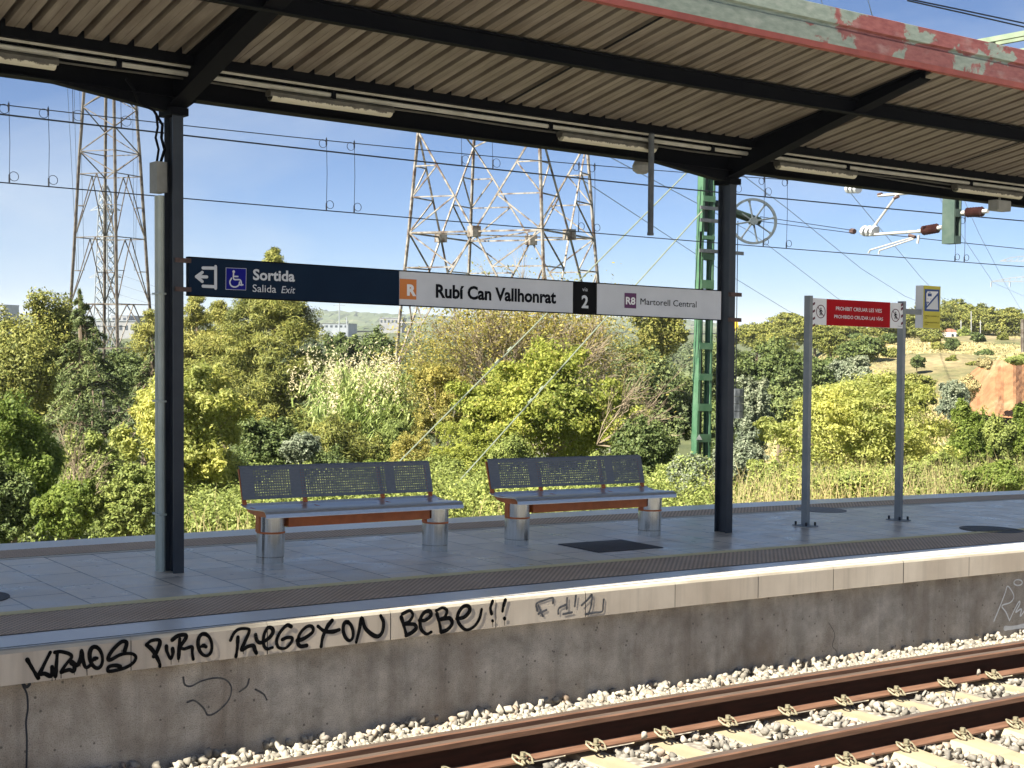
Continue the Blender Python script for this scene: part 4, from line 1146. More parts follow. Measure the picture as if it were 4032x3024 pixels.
def dropper(x, ytop, ybot, up):
    s, h = ont(x, ybot, TW)
    c, tt_ = CF[up]; hu = np.polyval(c, s); hl = np.polyval(CF['contact_wire'][0], s)
    b = MB(); b.tube([(s, TW, hl), (s+.012, TW, (hl+hu)/2), (s, TW, hu)], .0045, 4)
    for z, sg_ in ((hl+.10, 1), (hu-.11, -1)):
        b.tube([(s+sg_*(.065-.065*math.cos(a)), TW, z+.065*math.sin(a)) for a in np.linspace(-math.pi, math.pi, 15)], .0055, 4)
        b.tube([(s, TW, z-.09*sg_), (s, TW, z+.02*sg_)], .013, 5)
    b.build('dropper', 'wire', olr)
for x in (20, 105): dropper(x, 0, 387, 'carrier_wire')
for x in (705, 765, 1250, 1284, 1650, 1700): dropper(x, 0, 440, 'carrier_wire')
for x in (2063, 2083): dropper(x, 0, 560, 'messenger_wire')
def stub(x, y):          # short clamps with a loop on the carrier wire
    s, h = ont(x, y, TW); hm = np.polyval(CF['messenger_wire'][0], s)
    b = MB(); b.tube([(s+.15*(1-math.cos(a))*.5, TW, hm+.11+.075*math.sin(a)) for a in np.linspace(-math.pi, math.pi, 15)], .0045, 4)
    b.tube([(s, TW, hm), (s, TW, hm+.16)], .012, 5); b.tube([(s, TW, hm+.1), (s+.01, TW+.1, hm+1.6)], .004, 4); b.build('dropper', 'wire', olr)
for x in (158, 262, 998, 1065, 1590, 1655): stub(x, 300)
# second contact wire further right
l2 = empty('overhead_line', B(20, 23, 4.3), 'overhead wire running on behind the right column to the far portal', 'overhead line')
b = MB(); P = [ont(x, y, 23) for x, y in ((1900, 505), (2055, 522), (2212, 538), (2500, 566))]; b.tube([(s, 23, h) for s, h in P], .009, 5); b.build('contact_wire', 'wire', l2)
# two slack cables leaving the tension wheel
b = MB(); A = ont(1640, 475, 21.3); 
for y0, y1 in ((468, 497), (478, 503)):
    P = [ont(x, y, 21.3) for x, y in ((1642, y0), (1740, (y0+y1)/2), (1838, y1))]; b.tube([(s, 21.3, h) for s, h in P], .008, 4)
b.build('tension_cable', 'wire', l2)
b = MB()
for y0, y1 in ((0, 50), (4, 58)):
    P = [ont(x, y, 14) for x, y in ((1960, y0-3), (2090, (y0+y1)/2-1), (2212, y1), (2400, y1+40))]; b.tube([(s, 14, h) for s, h in P], .012, 5)
tag(b.build('feeder_cable', 'wire'), 'pair of black cables crossing the sky above the canopy edge', 'cable')

# green lattice mast with its tension wheel and weights
TMST = 21.5
def mast():
    r = empty('catenary_mast', B(19.6, TMST, -1.2), 'green channel-and-batten mast behind the right-hand column', 'mast')
    xl = lambda y: 1502.5+(1088-y)/698*17.5; xr = lambda y: 1533+(1088-y)/698*13
    for nm, fx, dx in (('channel', xl, 1), ('channel', xr, -1)):
        b = MB()
        pts = []
        for y in (1130, 900, 700, 500, 330, 100):
            s, h = ont(fx(y), y, TMST); pts.append((s, h))
        for (s0, h0), (s1, h1) in zip(pts[:-1], pts[1:]):
            for off0, off1, t0, t1 in ((0, .045*dx, TMST, TMST+.012), (0, .012*dx, TMST, TMST+.17), (0, .045*dx, TMST+.158, TMST+.17)):
                a0, a1 = sorted((off0, off1))
                V = [(s0+a0, t0, h0), (s0+a1, t0, h0), (s0+a1, t1, h0), (s0+a0, t1, h0), (s1+a0, t0, h1), (s1+a1, t0, h1), (s1+a1, t1, h1), (s1+a0, t1, h1)]
                for q in ((0, 1, 5, 4), (1, 2, 6, 5), (2, 3, 7, 6), (3, 0, 4, 7)): b.face([V[i] for i in q])
        b.build(nm, 'mast_green', r)
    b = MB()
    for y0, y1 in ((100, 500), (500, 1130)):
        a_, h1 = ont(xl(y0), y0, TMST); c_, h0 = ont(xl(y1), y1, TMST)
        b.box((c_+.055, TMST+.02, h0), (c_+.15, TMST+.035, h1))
    b.build('inner_shade_plate', 'mast_green_dark', r)  # added dark plate, paints in the shade on the mast's inner side
    for y0, y1 in ((422, 437), (508, 518), (537, 562), (604, 624), (740, 755), (807, 822), (872, 888), (938, 955), (1005, 1020), (1070, 1085)):
        b = MB()
        s0, h1 = ont(xl(y0), y0, TMST); s1, h0 = ont(xr(y1), y1, TMST)
        b.box((s0, TMST-.012, h0), (s1, TMST-.002, h1)); b.build('batten', 'mast_green', r); b = MB(); b.box((s0, TMST+.172, h0), (s1, TMST+.182, h1)); b.build('batten', 'mast_green', r)
    for y in (448, 475, 541, 1027):
        b = MB(); s0, h = ont(xl(y)-8, y, TMST); s1, _ = ont(xr(y)+(10 if y != 541 else 60), y, TMST)
        b.box((s0, TMST-.05, h-.035), (s1, TMST-.015, h+.035)); b.build('clamp', 'weight_iron', r)
    b = MB()
    s0, h0 = ont(1578, 455, TMST); s1, h1 = ont(1636, 478, TMST-.05)
    b.tube([(s0-.3, TMST+.1, h0+.12), (s0, TMST+.05, h0), (s1+.05, TMST-.05, h1)], .085, 8); b.build('wheel_arm', 'mast_green_dark', r)
    s0, h = ont(1509, 973, TMST)
    b = MB()
    q = [ont(x, y, TMST) for x, y in ((1502, 950), (1509, 938), (1516, 950))]
    b.face([(s, TMST-.016, h) for s, h in q]); b.build('warning_triangle', 'sign_white', r)
    return r
mast()
def wheel():
    s, h = ont(1627, 478, TMST-.15); t = TMST-.15; R = ont(1627, 428, t)[1]-h
    r = empty('tension_wheel', B(s, t, h), 'large grey spoked tension wheel beside the green mast', 'wheel')
    b = MB(); n = 40
    # the wheel stands in a plane turned towards the viewer
    U = np.array([.9, -.44, 0.0])
    P = lambda a, rr, o=0.0: (s+U[0]*rr*math.cos(a)+o*.44, t+U[1]*rr*math.cos(a)+o*.9, h+rr*math.sin(a))
    for k in range(n):
        a0, a1 = 2*math.pi*k/n, 2*math.pi*(k+1)/n
        for r0, r1 in ((R, R*.90),):
            for o in (-.025, .025): b.face([P(a0, r0, o), P(a1, r0, o), P(a1, r1, o), P(a0, r1, o)])
            b.face([P(a0, r0, -.025), P(a1, r0, -.025), P(a1, r0, .025), P(a0, r0, .025)]); b.face([P(a0, r1, -.025), P(a1, r1, -.025), P(a1, r1, .025), P(a0, r1, .025)])
    b.build('rim', 'wheel_grey', r)
    for k in range(8):
        a = 2*math.pi*k/8+.2; b = MB(); b.tube([P(a, R*.1), P(a, R*.78), P(a, R*.93)], [.019, .016, .034], 6); b.build('spoke', 'wheel_grey', r)
    b = MB(); b.tube([P(0, 0, -.07), P(0, 0, .1)], R*.17, 12); b.build('hub', 'wheel_grey', r)
    b = MB(); sw, hw_ = ont(1587, 478, TMST)
    cr_ = empty('counterweight', B(sw, TMST, .5), 'stack of dark iron weights hanging beside the right-hand column', 'weight')
    s2, h2 = ont(1589, 870, TMST); 
    b = MB(); b.tube([(s2, TMST, h2+.1), (s2, TMST, h)], .008, 4); b.build('rope', 'wire', cr_)
    b = MB()
    for k in range(4): b.tube([(s2, TMST, h2+.28-.15*k), (s2, TMST, h2+.14-.15*k)], .16, 12)
    b.build('iron_disc', 'weight_iron', cr_)
wheel()
for (p0, p1, lab) in (((1490, 366), (835, 1025), 'upper of two slanting stay rods of the green mast'), ((1524, 448), (930, 1108), 'lower of two slanting stay rods, passing behind the benches')):
    a = ont(p0[0], p0[1], TMST); c = ont(p1[0], p1[1], TMST-.6)
    b = MB(); b.tube([(a[0], TMST, a[1]), (c[0], TMST-.6, c[1])], .014, 5)
    for k in (.62, .66): b.tube([((1-k)*a[0]+k*c[0], TMST-.6*k, (1-k)*a[1]+k*c[1]), ((1-k-.012)*a[0]+(k+.012)*c[0], TMST-.6*(k+.012), (1-k-.012)*a[1]+(k+.012)*c[1])], .024, 6)
    tag(b.build('stay_rod', 'guy_rod'), lab, 'stay rod', 'stay rods of the green mast')

# portal at the right: lattice beam, drop post and cantilever
SG = 24.8
def ons(x, y, s):
    d = ray(x, y); k = s/d[0]; P = CAM+k*d
    return P[1]-.5*CV*(P[0]-7)**2, P[2]+GR*(P[0]-7)
pg = empty('catenary_portal', B(SG, 20, 0), 'pale green lattice portal beam with drop post and white cantilever at upper right', 'portal')
b = MB(); z1, z0 = 8.36, 7.98
for s in (SG-.02, SG+.3):
    b.box((s-.04, 10, z1-.10), (s+.04, 22.5, z1)); b.box((s-.04, 10, z0-.06), (s+.04, 22.5, z0+.04))
for k in range(14): b.box((SG-.025, 10+.9*k, z0+.04), (SG+.015, 10.14+.9*k, z1-.1))
b.build('lattice_beam', 'gantry_green', pg)
t0, h0 = ons(2055, 527, SG); 
b = MB(); zt_ = z0; w_ = .25
for a0, a1, c0, c1 in ((-.10, -.07, -.15, .15), (.07, .10, -.15, .15)): b.box((SG+a0, t0+c0, h0), (SG+a1, t0+c1, zt_))
b.build('drop_post', 'post_green_grey', pg)
for z in np.arange(h0, zt_-.2, .55):
    b = MB(); b.box((SG-.068, t0-.155, z), (SG+.068, t0-.142, z+.16)); b.build('batten', 'post_green_grey', pg); b = MB(); b.box((SG-.068, t0+.142, z), (SG+.068, t0+.155, z+.16)); b.build('batten', 'post_green_grey', pg)
def cp(x, y): t, h = ons(x, y, SG); return (SG, t, h)
b = MB(); b.tube([cp(1985, 500), cp(1872, 508)], .032, 8); b.tube([cp(1880, 500), cp(1937, 422)], .026, 8); b.tube([cp(1897, 423), cp(2030, 412)], .03, 8); b.tube([cp(1985, 508), cp(1982, 526)], .025, 6)
b.tube([cp(1974, 512), cp(1880, 540), cp(1876, 547)], .018, 6); b.tube([cp(1974, 516), cp(1900, 541), cp(1898, 549)], .018, 6)
b.build('cantilever', 'cantilever_white', pg)
b = MB(); b.tube([cp(1897, 421), cp(1905, 419)], .036, 8); b.tube([cp(1964, 508), cp(1977, 512)], .034, 8); b.tube([cp(1932, 428), cp(1941, 424)], .034, 8); b.tube([cp(1876, 500), cp(1886, 506)], .04, 8); b.build('cantilever_clamp', 'rust_bracket', pg)
def insulator(pa, pb, nm, label=None):
    b = MB(); A, Bq = np.array(pa), np.array(pb)
    b.tube([A, A+(Bq-A)*.18], .045, 8); b.build('insulator_cap', 'cantilever_white', pg); b = MB(); b.tube([A+(Bq-A)*.82, Bq], .045, 8); b.build('insulator_cap', 'cantilever_white', pg)
    b = MB()
    for k in range(6):
        u = .18+.64*(k+.5)/6; b.tube([A+(Bq-A)*(u-.04), A+(Bq-A)*u, A+(Bq-A)*(u+.04)], [.05, .105, .05], 10)
    b.build(nm, 'insulator_brown', pg)
insulator(cp(1984, 500), cp(2036, 491), 'insulator'); insulator(cp(2078, 460), cp(2134, 456), 'insulator')
for k in range(3):
    b = MB(); b.tube([cp(1866+10*k, 498), cp(1871+10*k, 500)], .115, 10); b.build('glass_insulator', 'letter_grey', pg)
    b = MB(); b.tube([cp(1832+9*k, 407), cp(1837+9*k, 408)], .105, 10); b.build('glass_insulator', 'letter_grey', pg)
b = MB(); b.tube([cp(1838, 499), cp(1846, 500)], .06, 6); b.build('cantilever_clamp', 'rust_bracket', pg)

# ------------------------------------------------------------------ pylons, poles, far wires, far buildings
def lattice(root, cxy, phi, levels, mat, face_fn, leg_r, br_r, dark=None):
    """square tower: levels are (z, half-diagonal)"""
    def corner(k, z, R): a = phi+k*math.pi/2; return np.array([cxy[0]+R*math.cos(a), cxy[1]+R*math.sin(a), z])
    for k in range(4):
        b = MB(False)
        for (z0, R0), (z1, R1) in zip(levels[:-1], levels[1:]): b.bar(corner(k, z0, R0), corner(k, z1, R1), leg_r)
        b.build('tower_leg', mat, root)
    for k in range(4):
        b = MB(False)
        for i in range(len(levels)-1):
            (z0, R0), (z1, R1) = levels[i], levels[i+1]
            a, c, d, e = corner(k, z0, R0), corner(k+1, z0, R0), corner(k, z1, R1), corner(k+1, z1, R1)
            face_fn(b, i, k, a, c, d, e, br_r)
        b.build('tower_bracing', mat, root)
dL = 85.0
pL = ond(239, 715, dL); R = lambda px: px/3105*dL
zL = lambda y: 2+(715-y)/3105*dL
lvL = [(-7, R(112)), (zL(760), R(90)), (zL(665), R(83)), (zL(523), R(74)), (zL(388), R(66)), (zL(340), R(63)), (zL(290), R(59)), (zL(245), R(56)), (zL(205), R(53)), (zL(160), R(49)), (zL(110), R(46)), (zL(60), R(43)), (zL(0), R(40)), (zL(-120), R(33)), (zL(-300), R(22))]
def fL(b, i, k, a, c, d, e, r):
    if i < 4:
        b.bar(a, (d+e)/2, r); b.bar(c, (d+e)/2, r); b.bar((a+d)/2, (a+(d+e)/2)/2, r*.7); b.bar((c+e)/2, (c+(d+e)/2)/2, r*.7)
        b.bar(d, e, r)
    else:
        if (i+k) % 2: b.bar(a, e, r)
        else: b.bar(c, d, r)
        if i % 4 == 0: b.bar(d, e, r)
rL = empty('power_pylon', (pL[0], pL[1], -7), 'tall pale rust-streaked lattice pylon left of the left column', 'pylon')
yawv = math.atan2(-CR[1], CR[0])
lattice(rL, (pL[0], pL[1]), -YAW+math.radians(24.5)+math.pi, lvL, 'pylon_beige', fL, .10, .036)
# a thinner pylon far behind it
dF = 330.0; pF = ond(228, 715, dF); zF = lambda y: 2+(715-y)/3105*dF; RF = lambda px: px/3105*dF
rF = empty('power_pylon', (pF[0], pF[1], -5), 'slim grey lattice pylon seen through the left pylon', 'pylon')
lvF = [(-5, RF(30)), (zF(690), RF(25))]+[(zF(690-22*k), RF(24-.95*k)) for k in range(1, 13)]+[(zF(408), RF(4))]
def fF(b, i, k, a, c, d, e, r): b.bar(a, e, r); b.bar(c, d, r)
lattice(rF, (pF[0], pF[1]), -YAW+.5, lvF, 'far_grey', fF, .17, .11)
b = MB(False); 
for y, wd in ((455, 33), (600, 36), (520, 30)):
    for sg_ in (-1, 1):
        q = ond(228+sg_*wd, y, dF); 
        b.bar((pF[0], pF[1], zF(y-10)), q, .13); b.bar((pF[0], pF[1], zF(y+3)), q, .13)
b.build('cross_arm', 'far_grey', rF)
# centre pylon: wide portal-type tower
dC = 62.0; pC = ond(1087, 715, dC); zC = lambda y: 2+(715-y)/3105*dC; RC = lambda px: px/3105*dC
rC = empty('power_pylon', (pC[0], pC[1], -6), 'broad white rust-stained lattice pylon standing behind the central bushes', 'pylon')
lvC = [(-8, RC(275)), (zC(960), RC(256)), (zC(800), RC(242)), (zC(700), RC(234)), (zC(585), RC(222)), (zC(512), RC(214)), (zC(437), RC(207)), (zC(372), RC(201)), (zC(300), RC(194)), (zC(200), RC(180)), (zC(60), RC(160)), (zC(-150), RC(120))]
phiC = -YAW+math.radians(21.5)+math.pi
def cC(k, z, Rr): a = phiC+k*math.pi/2; return np.array([pC[0]+Rr*math.cos(a), pC[1]+Rr*math.sin(a), z])
b_all = []
lr, br_ = .072, .038
for k in range(4):
    b = MB(False)
    for (z0, R0), (z1, R1) in zip(lvC[:-1], lvC[1:]): b.bar(cC(k, z0, R0), cC(k, z1, R1), lr)
    b.build('tower_leg', 'pylon_white', rC)
for k in range(4):
    b = MB(False)
    L_ = lambda i: cC(k, *lvC[i]); R_ = lambda i: cC(k+1, *lvC[i])
    mid = lambda i: (L_(i)+R_(i))/2
    # top window: an inverted V from the leg tops to the middle of the horizontal, with short struts to the leg
    for S_ in (L_, R_):
        for i0 in (8,):
            b.bar(S_(8), mid(5), br_*1.25)
            for i in (6, 7):
                f = (lvC[i][0]-lvC[5][0])/(lvC[8][0]-lvC[5][0]); q = mid(5)*(1-f)+S_(8)*f
                b.bar(S_(i), q, br_)
            f = (lvC[6][0]-lvC[5][0])/(lvC[8][0]-lvC[5][0]); q6 = mid(5)*(1-f)+S_(8)*f
            f = (lvC[7][0]-lvC[5][0])/(lvC[8][0]-lvC[5][0]); q7 = mid(5)*(1-f)+S_(8)*f
            b.bar(S_(5), q6, br_); b.bar(S_(6), q7, br_)
    b.bar(L_(5), R_(5), br_*1.3)
    # lower: diagonals from the middle node down to the legs, struts
    for S_ in (L_, R_):
        b.bar(mid(5), S_(2), br_*1.3)
        f = (lvC[4][0]-lvC[2][0])/(lvC[5][0]-lvC[2][0]); q = S_(2)*(1-f)+mid(5)*f
        b.bar(S_(4), q, br_); b.bar(S_(5), q, br_)
        f = (lvC[3][0]-lvC[2][0])/(lvC[5][0]-lvC[2][0]); q3 = S_(2)*(1-f)+mid(5)*f
        b.bar(S_(3), q3, br_); b.bar(S_(4), q3, br_)
        b.bar(S_(2), mid(0), br_*1.2); b.bar(S_(1), S_(2)*.6+mid(0)*.4, br_)
        b.bar(S_(0), S_(2)*.45+mid(0)*.55, br_)
    b.bar(L_(8), R_(9), br_); b.bar(R_(8), L_(9), br_); b.bar(L_(9), R_(10), br_); b.bar(R_(9), L_(10), br_)
    b.build('tower_bracing', 'pylon_white', rC)
b = MB(False)
b.bar(cC(0, *lvC[5]), cC(2, *lvC[5]), br_); b.bar(cC(1, *lvC[5]), cC(3, *lvC[5]), br_); b.build('tower_diaphragm', 'pylon_white', rC)
for k in range(4):
    b = MB(False); q = (cC(k, *lvC[5])+cC(k+1, *lvC[5]))/2; b.box(q-np.array([.2, .2, .22]), q+np.array([.2, .2, .22])); b.build('gusset_plate', 'pylon_white', rC)
# right far pylon, arms only in the frame
dR = 420.0; pR = ond(2236, 715, dR); rR = empty('power_pylon', (pR[0], pR[1], 0), 'hazy far pylon with long cross-arms at the right edge', 'pylon')
zR = lambda y: 2+(715-y)/3105*dR
b = MB(False)
for x in (2226, 2246):
    q0_, q1_ = ond(x-6, 800, dR), ond(x, 520, dR); b.bar(q0_, q1_, .3)
for y in range(540, 780, 20): b.bar(ond(2225, y, dR), ond(2247, y+20, dR), .16); b.bar(ond(2247, y, dR), ond(2225, y+20, dR), .16)
b.build('tower_body', 'far_grey', rR)
for y, x0 in ((564, 2160), (608, 2142)):
    b = MB(False); b.bar(ond(x0, y, dR), ond(2230, y, dR), .22); b.bar(ond(x0, y, dR), ond(2185, y-8, dR), .2); b.bar(ond(2185, y-8, dR), ond(2230, y-12, dR), .2)
    for k in range(5): b.bar(ond(x0+14*k+6, y, dR), ond(x0+14*k+14, y-3-2*k, dR), .13)
    if y == 608:
        for x in (2141, 2181): b.bar(ond(x, 609, dR), ond(x, 620, dR), .22)
    b.build('cross_arm', 'far_grey', rR)
# power conductors: long sagging wires
def conductor(pts, rad, label, grp='high-voltage wires'):
    b = MB(False); P = [ond(*q) for q in pts]
    Q = []
    for i in range(len(P)-1):
        for u in np.linspace(0, 1, 6, endpoint=False): Q.append(P[i]*(1-u)+P[i+1]*u)
    Q.append(P[-1]); b.tube(Q, rad, 4, caps=False); tag(b.build('power_wire', 'wire_far'), label, 'wire', grp)
WL = [([(1245, 380, 70), (1520, 560, 110), (1700, 670, 150), (1745, 692, 170), (2000, 770, 260)], .022, 'power wire from the central pylon down to the trees left of the red sign'),
      ([(1300, 330, 70), (1620, 500, 110), (1810, 645, 160), (1960, 720, 220)], .022, 'power wire falling behind the tension wheel to the red sign'),
      ([(1500, 300, 80), (1700, 450, 110), (1860, 580, 150), (1955, 640, 190), (2110, 700, 260)], .024, 'power wire crossing under the white cantilever to the yellow sign'),
      ([(1770, 330, 90), (1848, 430, 110), (1990, 600, 160), (2090, 700, 220)], .024, 'power wire passing the glass insulators'),
      ([(1880, 20, 100), (1960, 310, 120), (2085, 520, 150), (2145, 610, 190), (2212, 640, 260), (2300, 650, 330)], .022, 'power wire passing the foot of the drop post'),
      ([(2060, 380, 110), (2115, 505, 150), (2170, 610, 200), (2212, 680, 260)], .022, 'steep power wire right of the drop post'),
      ([(1770, -10, 90), (1795, 60, 95), (1860, 240, 110)], .022, 'left short wire above the canopy edge'),
      ([(1872, -10, 90), (1892, 60, 95), (1940, 240, 110)], .022, 'right short wire above the canopy edge')]
for q in WL: conductor(*q)
for k, (x0, x1) in enumerate(((146, 166), (160, 170), (172, 182), (286, 290), (300, 292))):
    conductor([(x0, 190, 80+k), (x0+(x1-x0)*.6, 420, 83+k), (x1, 585, 87+k)], .014, ('leftmost', 'second', 'third', 'fourth', 'rightmost')[k]+' vertical wire beside the left pylon')
for k in range(3): conductor([(250, 590+22*k, 330), (352, 625+20*k, 330), (420, 640+22*k, 340)], .05, ('upper', 'middle', 'lower')[k]+' thin wire beside the slim far pylon')
def pole(x, ytop, ybot, d, arm, label, mat='pole_grey', rad=.12):
    b = MB(False); b.tube([ond(x, ybot, d), ond(x, ytop, d)], rad, 6)
    if arm: b.bar(ond(x-arm, ytop+5, d), ond(x+arm, ytop+5, d), rad*.7)
    tag(b.build('utility_pole', mat), label, 'pole', 'distant poles')
pole(733, 655, 730, 420, 13, 'thin pole with cross-arm under the dark exit panel', 'far_grey', .18)
pole(749, 685, 740, 380, 0, 'short pole right of the thin cross-armed pole', 'far_grey', .16)
pole(2098, 672, 735, 170, 0, 'lamp post on the hill right of the yellow sign', 'pole_grey', .06); pole(2076, 692, 735, 170, 2, 'short lamp post beside the small house', 'pole_grey', .06)
pole(2016, 705, 755, 150, 0, 'pale pole below the yellow sign', 'pole_grey', .06); pole(1873, 705, 735, 160, 0, 'pole under the middle of the red sign', 'pole_grey', .06)
pole(2209, 690, 785, 120, 0, 'rusty post at the right edge of the picture', 'pylon_beige', .16); pole(2118, 692, 730, 175, 3, 'lamp post right of the tall hill lamp', 'pole_grey', .06)

def house(name, x0, x1, ytop, ybot, d, dep, label, cat, wall='far_white', roof='far_grey', win=True, flat=True, nwin=5):
    P0, P1 = ond(x0, ybot, d), ond(x1, ybot, d); zt2 = ond((x0+x1)/2, ytop, d)[2]; zb2 = min(P0[2], P1[2])-6
    r = empty(name, (P0[0], P0[1], zb2), label, cat)
    A = P0[:2]; Bv = P1[:2]; ax = (Bv-A)/np.linalg.norm(Bv-A); nv = np.array([-ax[1], ax[0]]); W = np.linalg.norm(Bv-A)
    if nv@_f[:2] < 0: nv = -nv
    pt = lambda u, v, z: (A[0]+ax[0]*u+nv[0]*v, A[1]+ax[1]*u+nv[1]*v, z)
    b = MB(False)
    c = [pt(0, 0, 0)[:2], pt(W, 0, 0)[:2], pt(W, dep, 0)[:2], pt(0, dep, 0)[:2]]
    for i in range(4): b.face([(*c[i], zb2), (*c[(i+1) % 4], zb2), (*c[(i+1) % 4], zt2), (*c[i], zt2)])
    b.build('wall', wall, r)
    b = MB(False); ov = W*.02; H = zt2-(zb2+6)
    c2_ = [pt(-ov, -ov, 0)[:2], pt(W+ov, -ov, 0)[:2], pt(W+ov, dep+ov, 0)[:2], pt(-ov, dep+ov, 0)[:2]]
    if flat:
        for z in (zt2+.05, zt2+H*.06): b.face([(*q, z) for q in c2_])
        for i in range(4): b.face([(*c2_[i], zt2+.05), (*c2_[(i+1) % 4], zt2+.05), (*c2_[(i+1) % 4], zt2+H*.06), (*c2_[i], zt2+H*.06)])
    else:
        rg_ = [pt(-ov, dep/2, zt2+H*.45), pt(W+ov, dep/2, zt2+H*.45)]
        b.face([(*c2_[0], zt2), (*c2_[1], zt2), rg_[1], rg_[0]]); b.face([(*c2_[2], zt2), (*c2_[3], zt2), rg_[0], rg_[1]])
        b.face([(*c2_[0], zt2), rg_[0], (*c2_[3], zt2)]); b.face([(*c2_[1], zt2), (*c2_[2], zt2), rg_[1]])
    b.build('roof', roof, r)
    if win:
        for k in range(nwin):
            b = MB(False); u0 = W*(k+.25)/nwin; u1 = W*(k+.75)/nwin; za, zb_ = zt2-H*.62, zt2-H*.28
            b.face([pt(u0, -.08, za), pt(u1, -.08, za), pt(u1, -.08, zb_), pt(u0, -.08, zb_)]); b.build('window', 'far_window', r)
    return r
house('warehouse', 205, 292, 694, 724, 620, 40, 'long white industrial building seen through the left pylon', 'building', nwin=7)
house('warehouse', 240, 275, 682, 697, 640, 30, 'smaller white block on top of the long industrial building', 'building', nwin=3)
house('warehouse', 690, 752, 699, 712, 700, 40, 'low pale blue warehouse right of the tall pine', 'building', 'far_grey', 'far_white', True, True, 6)
house('office_building', 820, 868, 687, 703, 900, 40, 'pale office block on the hill left of the central pylon', 'building', 'far_white', 'far_grey', True, True, 6)
house('apartment_tower', -22, 8, 660, 700, 800, 25, 'grey tower at the left edge of the picture', 'building', 'far_grey', 'far_grey', True, True, 3)
house('cottage', 2052, 2072, 717, 733, 165, 6, 'small cottage with tiled roof among the hill lamps', 'house', 'wall_white', 'roof_tile', True, False, 2)
b = MB(False)
for x0, x1, y0, y1 in ((1972, 2040, 740, 756), (2040, 2150, 744, 754)):
    A, C_ = ond(x0, y1, 140), ond(x1, y1, 140); zt2 = ond(x0, y0, 140)[2]
    dv = np.array([_f[0], _f[1]])*.4
    for off in (0, 1):
        q = np.array([dv[0], dv[1], 0])*off
        b.face([A+q-[0, 0, 1], C_+q-[0, 0, 1], np.array([C_[0], C_[1], zt2])+q, np.array([A[0], A[1], zt2])+q])
    b.face([np.array([A[0], A[1], zt2]), np.array([C_[0], C_[1], zt2]), np.array([C_[0]+dv[0], C_[1]+dv[1], zt2]), np.array([A[0]+dv[0], A[1]+dv[1], zt2])])
tag(b.build('boundary_wall', 'wall_white'), 'low pale wall on the dry slope below the yellow sign', 'wall')
b = MB(False); A = ond(1575, 720, 260)
P = [ond(1560, 698, 260), ond(1594, 693, 260), ond(1596, 712, 260), ond(1576, 722, 260)]; dv = np.array([_f[0], _f[1], 0])*3
b.face(P); b.face([p+dv for p in P][::-1])
for p, q in zip(P, P[1:]+P[:1]): b.face([p, q, q+dv, p+dv])
b.tube([ond(1584, 712, 260), ond(1584, 760, 260)], .3, 6)
tag(b.build('billboard', 'crane_yellow'), 'bright yellow board on a pole right beside the right-hand column', 'billboard')

# eroded orange bank on the right hillside
def bank():
    rng = np.random.default_rng(8); V = []; xs = np.linspace(2040, 2420, 60); N_ = 14
    for i in range(N_):
        u = i/(N_-1)
        for x in xs:
            yt = np.interp(x, [2040, 2075, 2110, 2150, 2212, 2420], [858, 832, 792, 778, 784, 776])+2*math.sin(x*.2); yb = np.interp(x, [2040, 2090, 2150, 2212, 2420], [885, 890, 900, 905, 905])
            d = 88+u*6+1.2*math.sin(x*.031)+.28*math.sin(x*.13+2+u)+rng.uniform(-.08, .08)
            V.append(ond(x, yb+(yt-yb)*u, d))
    nx = len(xs); F = [(i*nx+j, i*nx+j+1, (i+1)*nx+j+1, (i+1)*nx+j) for i in range(N_-1) for j in range(nx-1)]
    o = link_mesh('hillside_bank', V, F, 'orange_earth'); o['kind'] = 'structure'
bank()

# ------------------------------------------------------------------ vegetation
RG = np.random.default_rng(21)
def leaves(C, Nrm, size, asp, rng, bend=.25):
    """diamond leaves at centres C, facing roughly Nrm"""
    n = len(C)
    nr = Nrm+rng.normal(scale=.65, size=(n, 3)); nr /= np.linalg.norm(nr, axis=1)[:, None]
    a = rng.normal(size=(n, 3)); a -= nr*(a*nr).sum(1)[:, None]; a /= np.linalg.norm(a, axis=1)[:, None]
    c = np.cross(nr, a); L = (size*rng.uniform(.6, 1.35, n))[:, None]; Wd = L*asp
    V = np.stack([C-a*L/2, C+c*Wd/2-nr*L*.06, C+a*L/2-nr*L*bend*.5, C-c*Wd/2-nr*L*.06], 1).reshape(-1, 3)
    F = np.arange(4*n).reshape(n, 4)
    return V, F
def shell(ctr, rad, n, rng, inner=.45):
    d = rng.normal(size=(n, 3)); d /= np.linalg.norm(d, axis=1)[:, None]
    r = rng.uniform(inner**2, 1, n)**.5
    return ctr+d*rad*r[:, None], d
def lobes(ctr, rad, nl, rng, lr=(.28, .48), low=-.75):
    out = []
    for _ in range(nl):
        while True:
            d = rng.normal(size=3); d /= np.linalg.norm(d)
            if d[2] > low: break
        k = rng.uniform(.45, .82)
        out.append((ctr+d*rad*k, rad*rng.uniform(*lr)*np.array([1, 1, .85])))
    return out
def limb_tubes(b, base, tops, r0, rng, trunk_top):
    b.tube([base, (base+trunk_top)/2+rng.normal(scale=.05, size=3), trunk_top], [r0, r0*.8, r0*.55], 7)
    for q in tops:
        m_ = (trunk_top+q)/2+np.array([0, 0, -.1])*np.linalg.norm(q-trunk_top); b.tube([trunk_top*.9+base*.1, m_, q], [r0*.42, r0*.28, r0*.08], 5)
def ground_at(P, xd, d): return float(terrain_z(xd, d))
